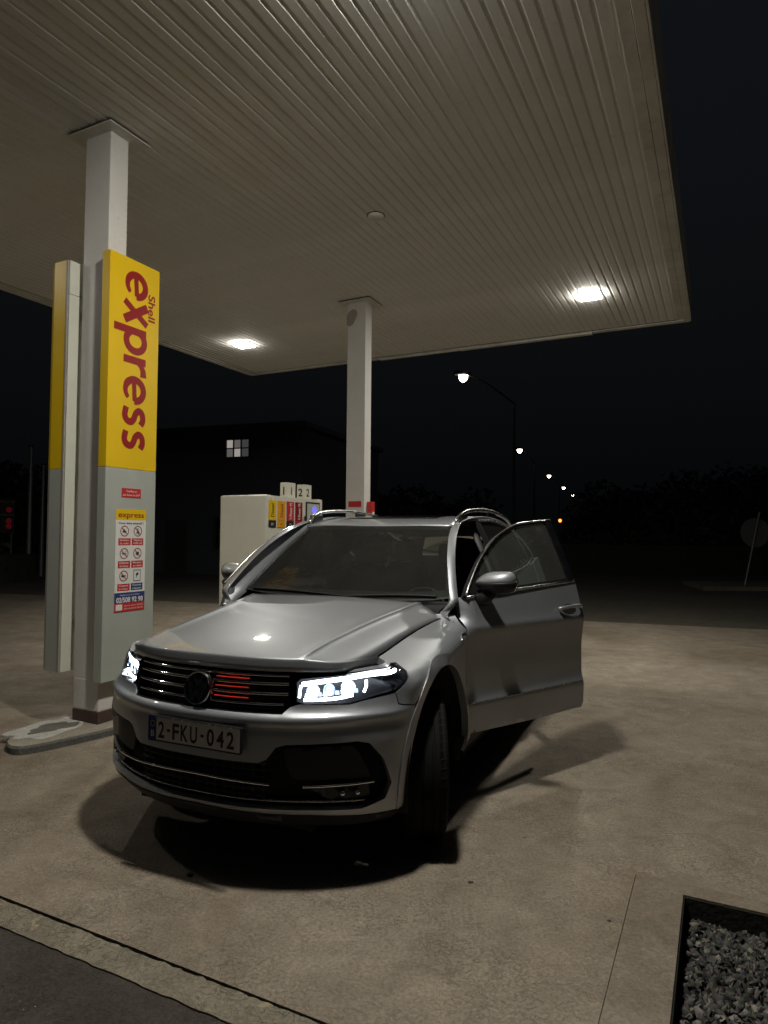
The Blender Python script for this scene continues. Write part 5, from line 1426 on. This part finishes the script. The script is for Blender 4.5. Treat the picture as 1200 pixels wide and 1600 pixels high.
# dark house with one lit window
hs = empty('house', (-8.2, 26.5, -.02), R(-20), 'dark house in the background with one lit upper window', 'house')
MB().box(-5.5, 5.5, 0, 8, 0, 5.55).obj('wall', M['brickdark'], hs)
MB().box(-5.7, 5.7, -.2, 8.2, 5.555, 5.75, .03).obj('roof', M['rooftile'], hs)
def house_window(xc, zc, w, h, panes, lit=False):
    f = MB()
    for a in ((xc - w / 2 - .06, xc + w / 2 + .06, zc - h / 2 - .06, zc - h / 2), (xc - w / 2 - .06, xc + w / 2 + .06, zc + h / 2, zc + h / 2 + .06), (xc - w / 2 - .06, xc - w / 2, zc - h / 2, zc + h / 2), (xc + w / 2, xc + w / 2 + .06, zc - h / 2, zc + h / 2)):
        f.box(a[0], a[1], -.06, -.002, a[2], a[3])
    n_ = len(panes)
    for k in range(1, n_): f.box(xc - w / 2 + w * k / n_ - .025, xc - w / 2 + w * k / n_ + .025, -.055, -.002, zc - h / 2, zc + h / 2)
    f.box(xc - w / 2, xc + w / 2, -.05, -.002, zc - .02, zc + .02)
    fo = f.obj('window', M['winframe'], hs)
    for k, pn in enumerate(panes):
        for half in (0, 1):
            MB().box(xc - w / 2 + w * k / n_ + .027, xc - w / 2 + w * (k + 1) / n_ - .027, -.02, -.005, zc + (half - 1) * h / 2 + .022, zc + half * h / 2 - .022).obj('pane', M[pn[half]], fo)
HWX, HWZ = 2.75, 4.85
house_window(HWX, HWZ, 1.0, .68, [('winmid', 'winlit'), ('winlit', 'winmid'), ('windim', 'windim')])
house_window(-2.6, HWZ, 1.2, 1.0, [('darkglass', 'darkglass')] * 2)
house_window(2.4, 1.6, 1.2, 1.2, [('darkglass', 'darkglass')] * 2)
house_window(-2.6, 1.6, 1.2, 1.2, [('darkglass', 'darkglass')] * 2)
MB().box(-.5, .5, -.05, -.002, 0, 2.1).obj('door', M['winframe'], hs)

# red lamp rack at far left
x, y = at(8, 0, 24)
t = empty('lit_signboard', (x, y, 0), R(20), 'dark board with dim red lights at the far left edge', 'signboard')
MB().box(-1.3, .28, 0, .1, 1.5, 2.75, .02).obj('board', M['black'], t)
for px_ in (-1.1, .2): mb = MB(); mb.tube([(px_, .05, -.02), (px_, .05, 1.5)], .04, 8); mb.obj('post', M['pole'], t, True, 40)
for k, z in enumerate((2.35, 1.95, 1.76)):
    mb = MB(); mb.lathe([(0, .02), (.09, .012), (.10, 0)], 14, frame((.12, -.002, z), (1, 0, 0), (0, 0, 1))); mb.obj('red_light', M['redlamp'], t, True)
for z in (2.62, 2.15): MB().box(-1.28, .26, -.012, -.001, z, z + .03).obj('rail', M['pole'], t)
for k, (px_, d, h) in enumerate(((46, 22, 4.4), (66, 24, 4.0))):
    x, y = at(px_, 0, d); t = empty('utility_pole', (x, y, -.02), 0, ('thin dark pole at the far left, left one of the pair', 'thin dark pole at the far left, right one of the pair')[k], 'pole', 'poles at the far left')
    mb = MB(); mb.tube([(0, 0, 0), (0, 0, h)], [.08, .06], 10); mb.obj('shaft', M['pole'], t, True, 40); MB().box(-.07, .07, -.07, .07, h - .01, h + .03).obj('cap', M['black'], t)

# trees and hedge
def tree(x, y, h, r, seed, label, n=4200):
    r_ = np.random.RandomState(seed)
    t = empty('tree', (x, y, -.2), r_.rand() * 6, label, 'tree', 'dark trees behind the road')
    mb = MB(); mb.tube([(0, 0, 0), (.1, .05, h * .3), (.05, .1, h * .6), (.1, 0, h * .9)], [.2, .16, .1, .03], 8)
    tips = []
    for k in range(7):
        a = r_.rand() * 6.28; z = h * (.3 + .4 * r_.rand()); e = Vector((math.cos(a) * r * .8, math.sin(a) * r * .8, z + h * .2)); tips.append(e)
        mb.tube([(0.06, .06, z), tuple(Vector((0, 0, z)).lerp(e, .5) + Vector((0, 0, .2))), tuple(e)], [.07, .05, .02], 6)
    mb.obj('trunk', M['bark'], t, True)
    mb = MB(); cl = []
    for k in range(26):
        a = r_.rand() * 6.28; rr = r * math.sqrt(r_.rand()) * .8; cl.append((math.cos(a) * rr, math.sin(a) * rr, h * (.26 + .64 * r_.rand()), r * (.28 + .25 * r_.rand())))
    for k in range(n):
        c = cl[r_.randint(len(cl))]; d = r_.randn(3); d /= np.linalg.norm(d); p = Vector(c[:3]) + Vector(d) * c[3] * (.6 + .45 * r_.rand())
        a = Vector(r_.randn(3)).normalized(); b_ = a.cross(Vector(r_.randn(3))).normalized(); s_ = .14 + .14 * r_.rand()
        mb.add([p - a * s_, p + b_ * s_ * .6, p + a * s_, p - b_ * s_ * .6], [(0, 1, 2, 3)])
    mb.obj('crown', M['leaf'], t)
for k, (px_, d, h, r, lb) in enumerate([(1010, 40, 8.5, 3.6, 'dark leafy tree between the open door and the round sign'), (1120, 34, 7.0, 3.2, 'dark leafy tree left of the leaning sign pole'), (1215, 38, 9.0, 4.0, 'dark leafy tree at the right edge behind the round sign'),
        (960, 60, 9, 4.2, 'dark tree far down the road beyond the car door'), (690, 46, 7.5, 3.4, 'dark tree behind the nearest street lamp'), (620, 40, 6.5, 3.2, 'dark tree just right of the far column'), (480, 42, 7.5, 3.4, 'dark tree behind the fuel dispenser'), (25, 34, 8, 3.4, 'dark tree at the far left edge behind the red lights')]):
    x, y = at(px_, 0, d); tree(x, y, h * .56, r, 20 + k, lb)
def hedge(name, x0, y0, x1, y1, h, n, seed, label):
    r_ = np.random.RandomState(seed); t = MB(); d = Vector((x1 - x0, y1 - y0, 0)); w = Vector((-d.y, d.x, 0)).normalized()
    for k in range(n):
        p = Vector((x0, y0, 0)) + d * r_.rand() + w * (r_.rand() - .5) * 1.1 + Vector((0, 0, h * (r_.rand() ** .7) * (1 + .08 * math.sin(k))))
        a = Vector(r_.randn(3)).normalized(); b_ = a.cross(Vector(r_.randn(3))).normalized(); s_ = .07 + .07 * r_.rand()
        t.add([p - a * s_, p + b_ * s_ * .6, p + a * s_, p - b_ * s_ * .6], [(0, 1, 2, 3)])
    t.box(min(x0, x1), max(x0, x1), min(y0, y1) + .1, max(y0, y1) - .0 + .2, -.1, h * .7)
    return tag(t.obj(name, M['leaf']), label, 'hedge')
hedge('hedge', 7, 33, 30, 29, 1.7, 5000, 5, 'long dark hedge across the road at the right')
hedge('hedge', -22, 22, -11.5, 20.2, 1.2, 2500, 6, 'low dark hedge behind the yellow sign at the left')

# litter on the concrete
mb = MB()
for px_, py_, s_ in ((737, 1368, .010), (950, 1424, .009), (1044, 1478, .006), (970, 1486, .005), (820, 1300, .005), (1170, 1190, .006)):
    yy = CAM_H * FPX / (py_ - 837); xx = (px_ - 600) / FPX * yy
    bm = bmesh.new(); bmesh.ops.create_icosphere(bm, subdivisions=1, radius=s_)
    for w in bm.verts: w.co = Vector((w.co.x * 1.4 * (.7 + .6 * rng.rand()) + xx, w.co.y * (.7 + .6 * rng.rand()) + yy, abs(w.co.z) * .35 + .001))
    mb.bm(bm)
tag(mb.obj('ground_litter', M['bark']), kind='stuff')
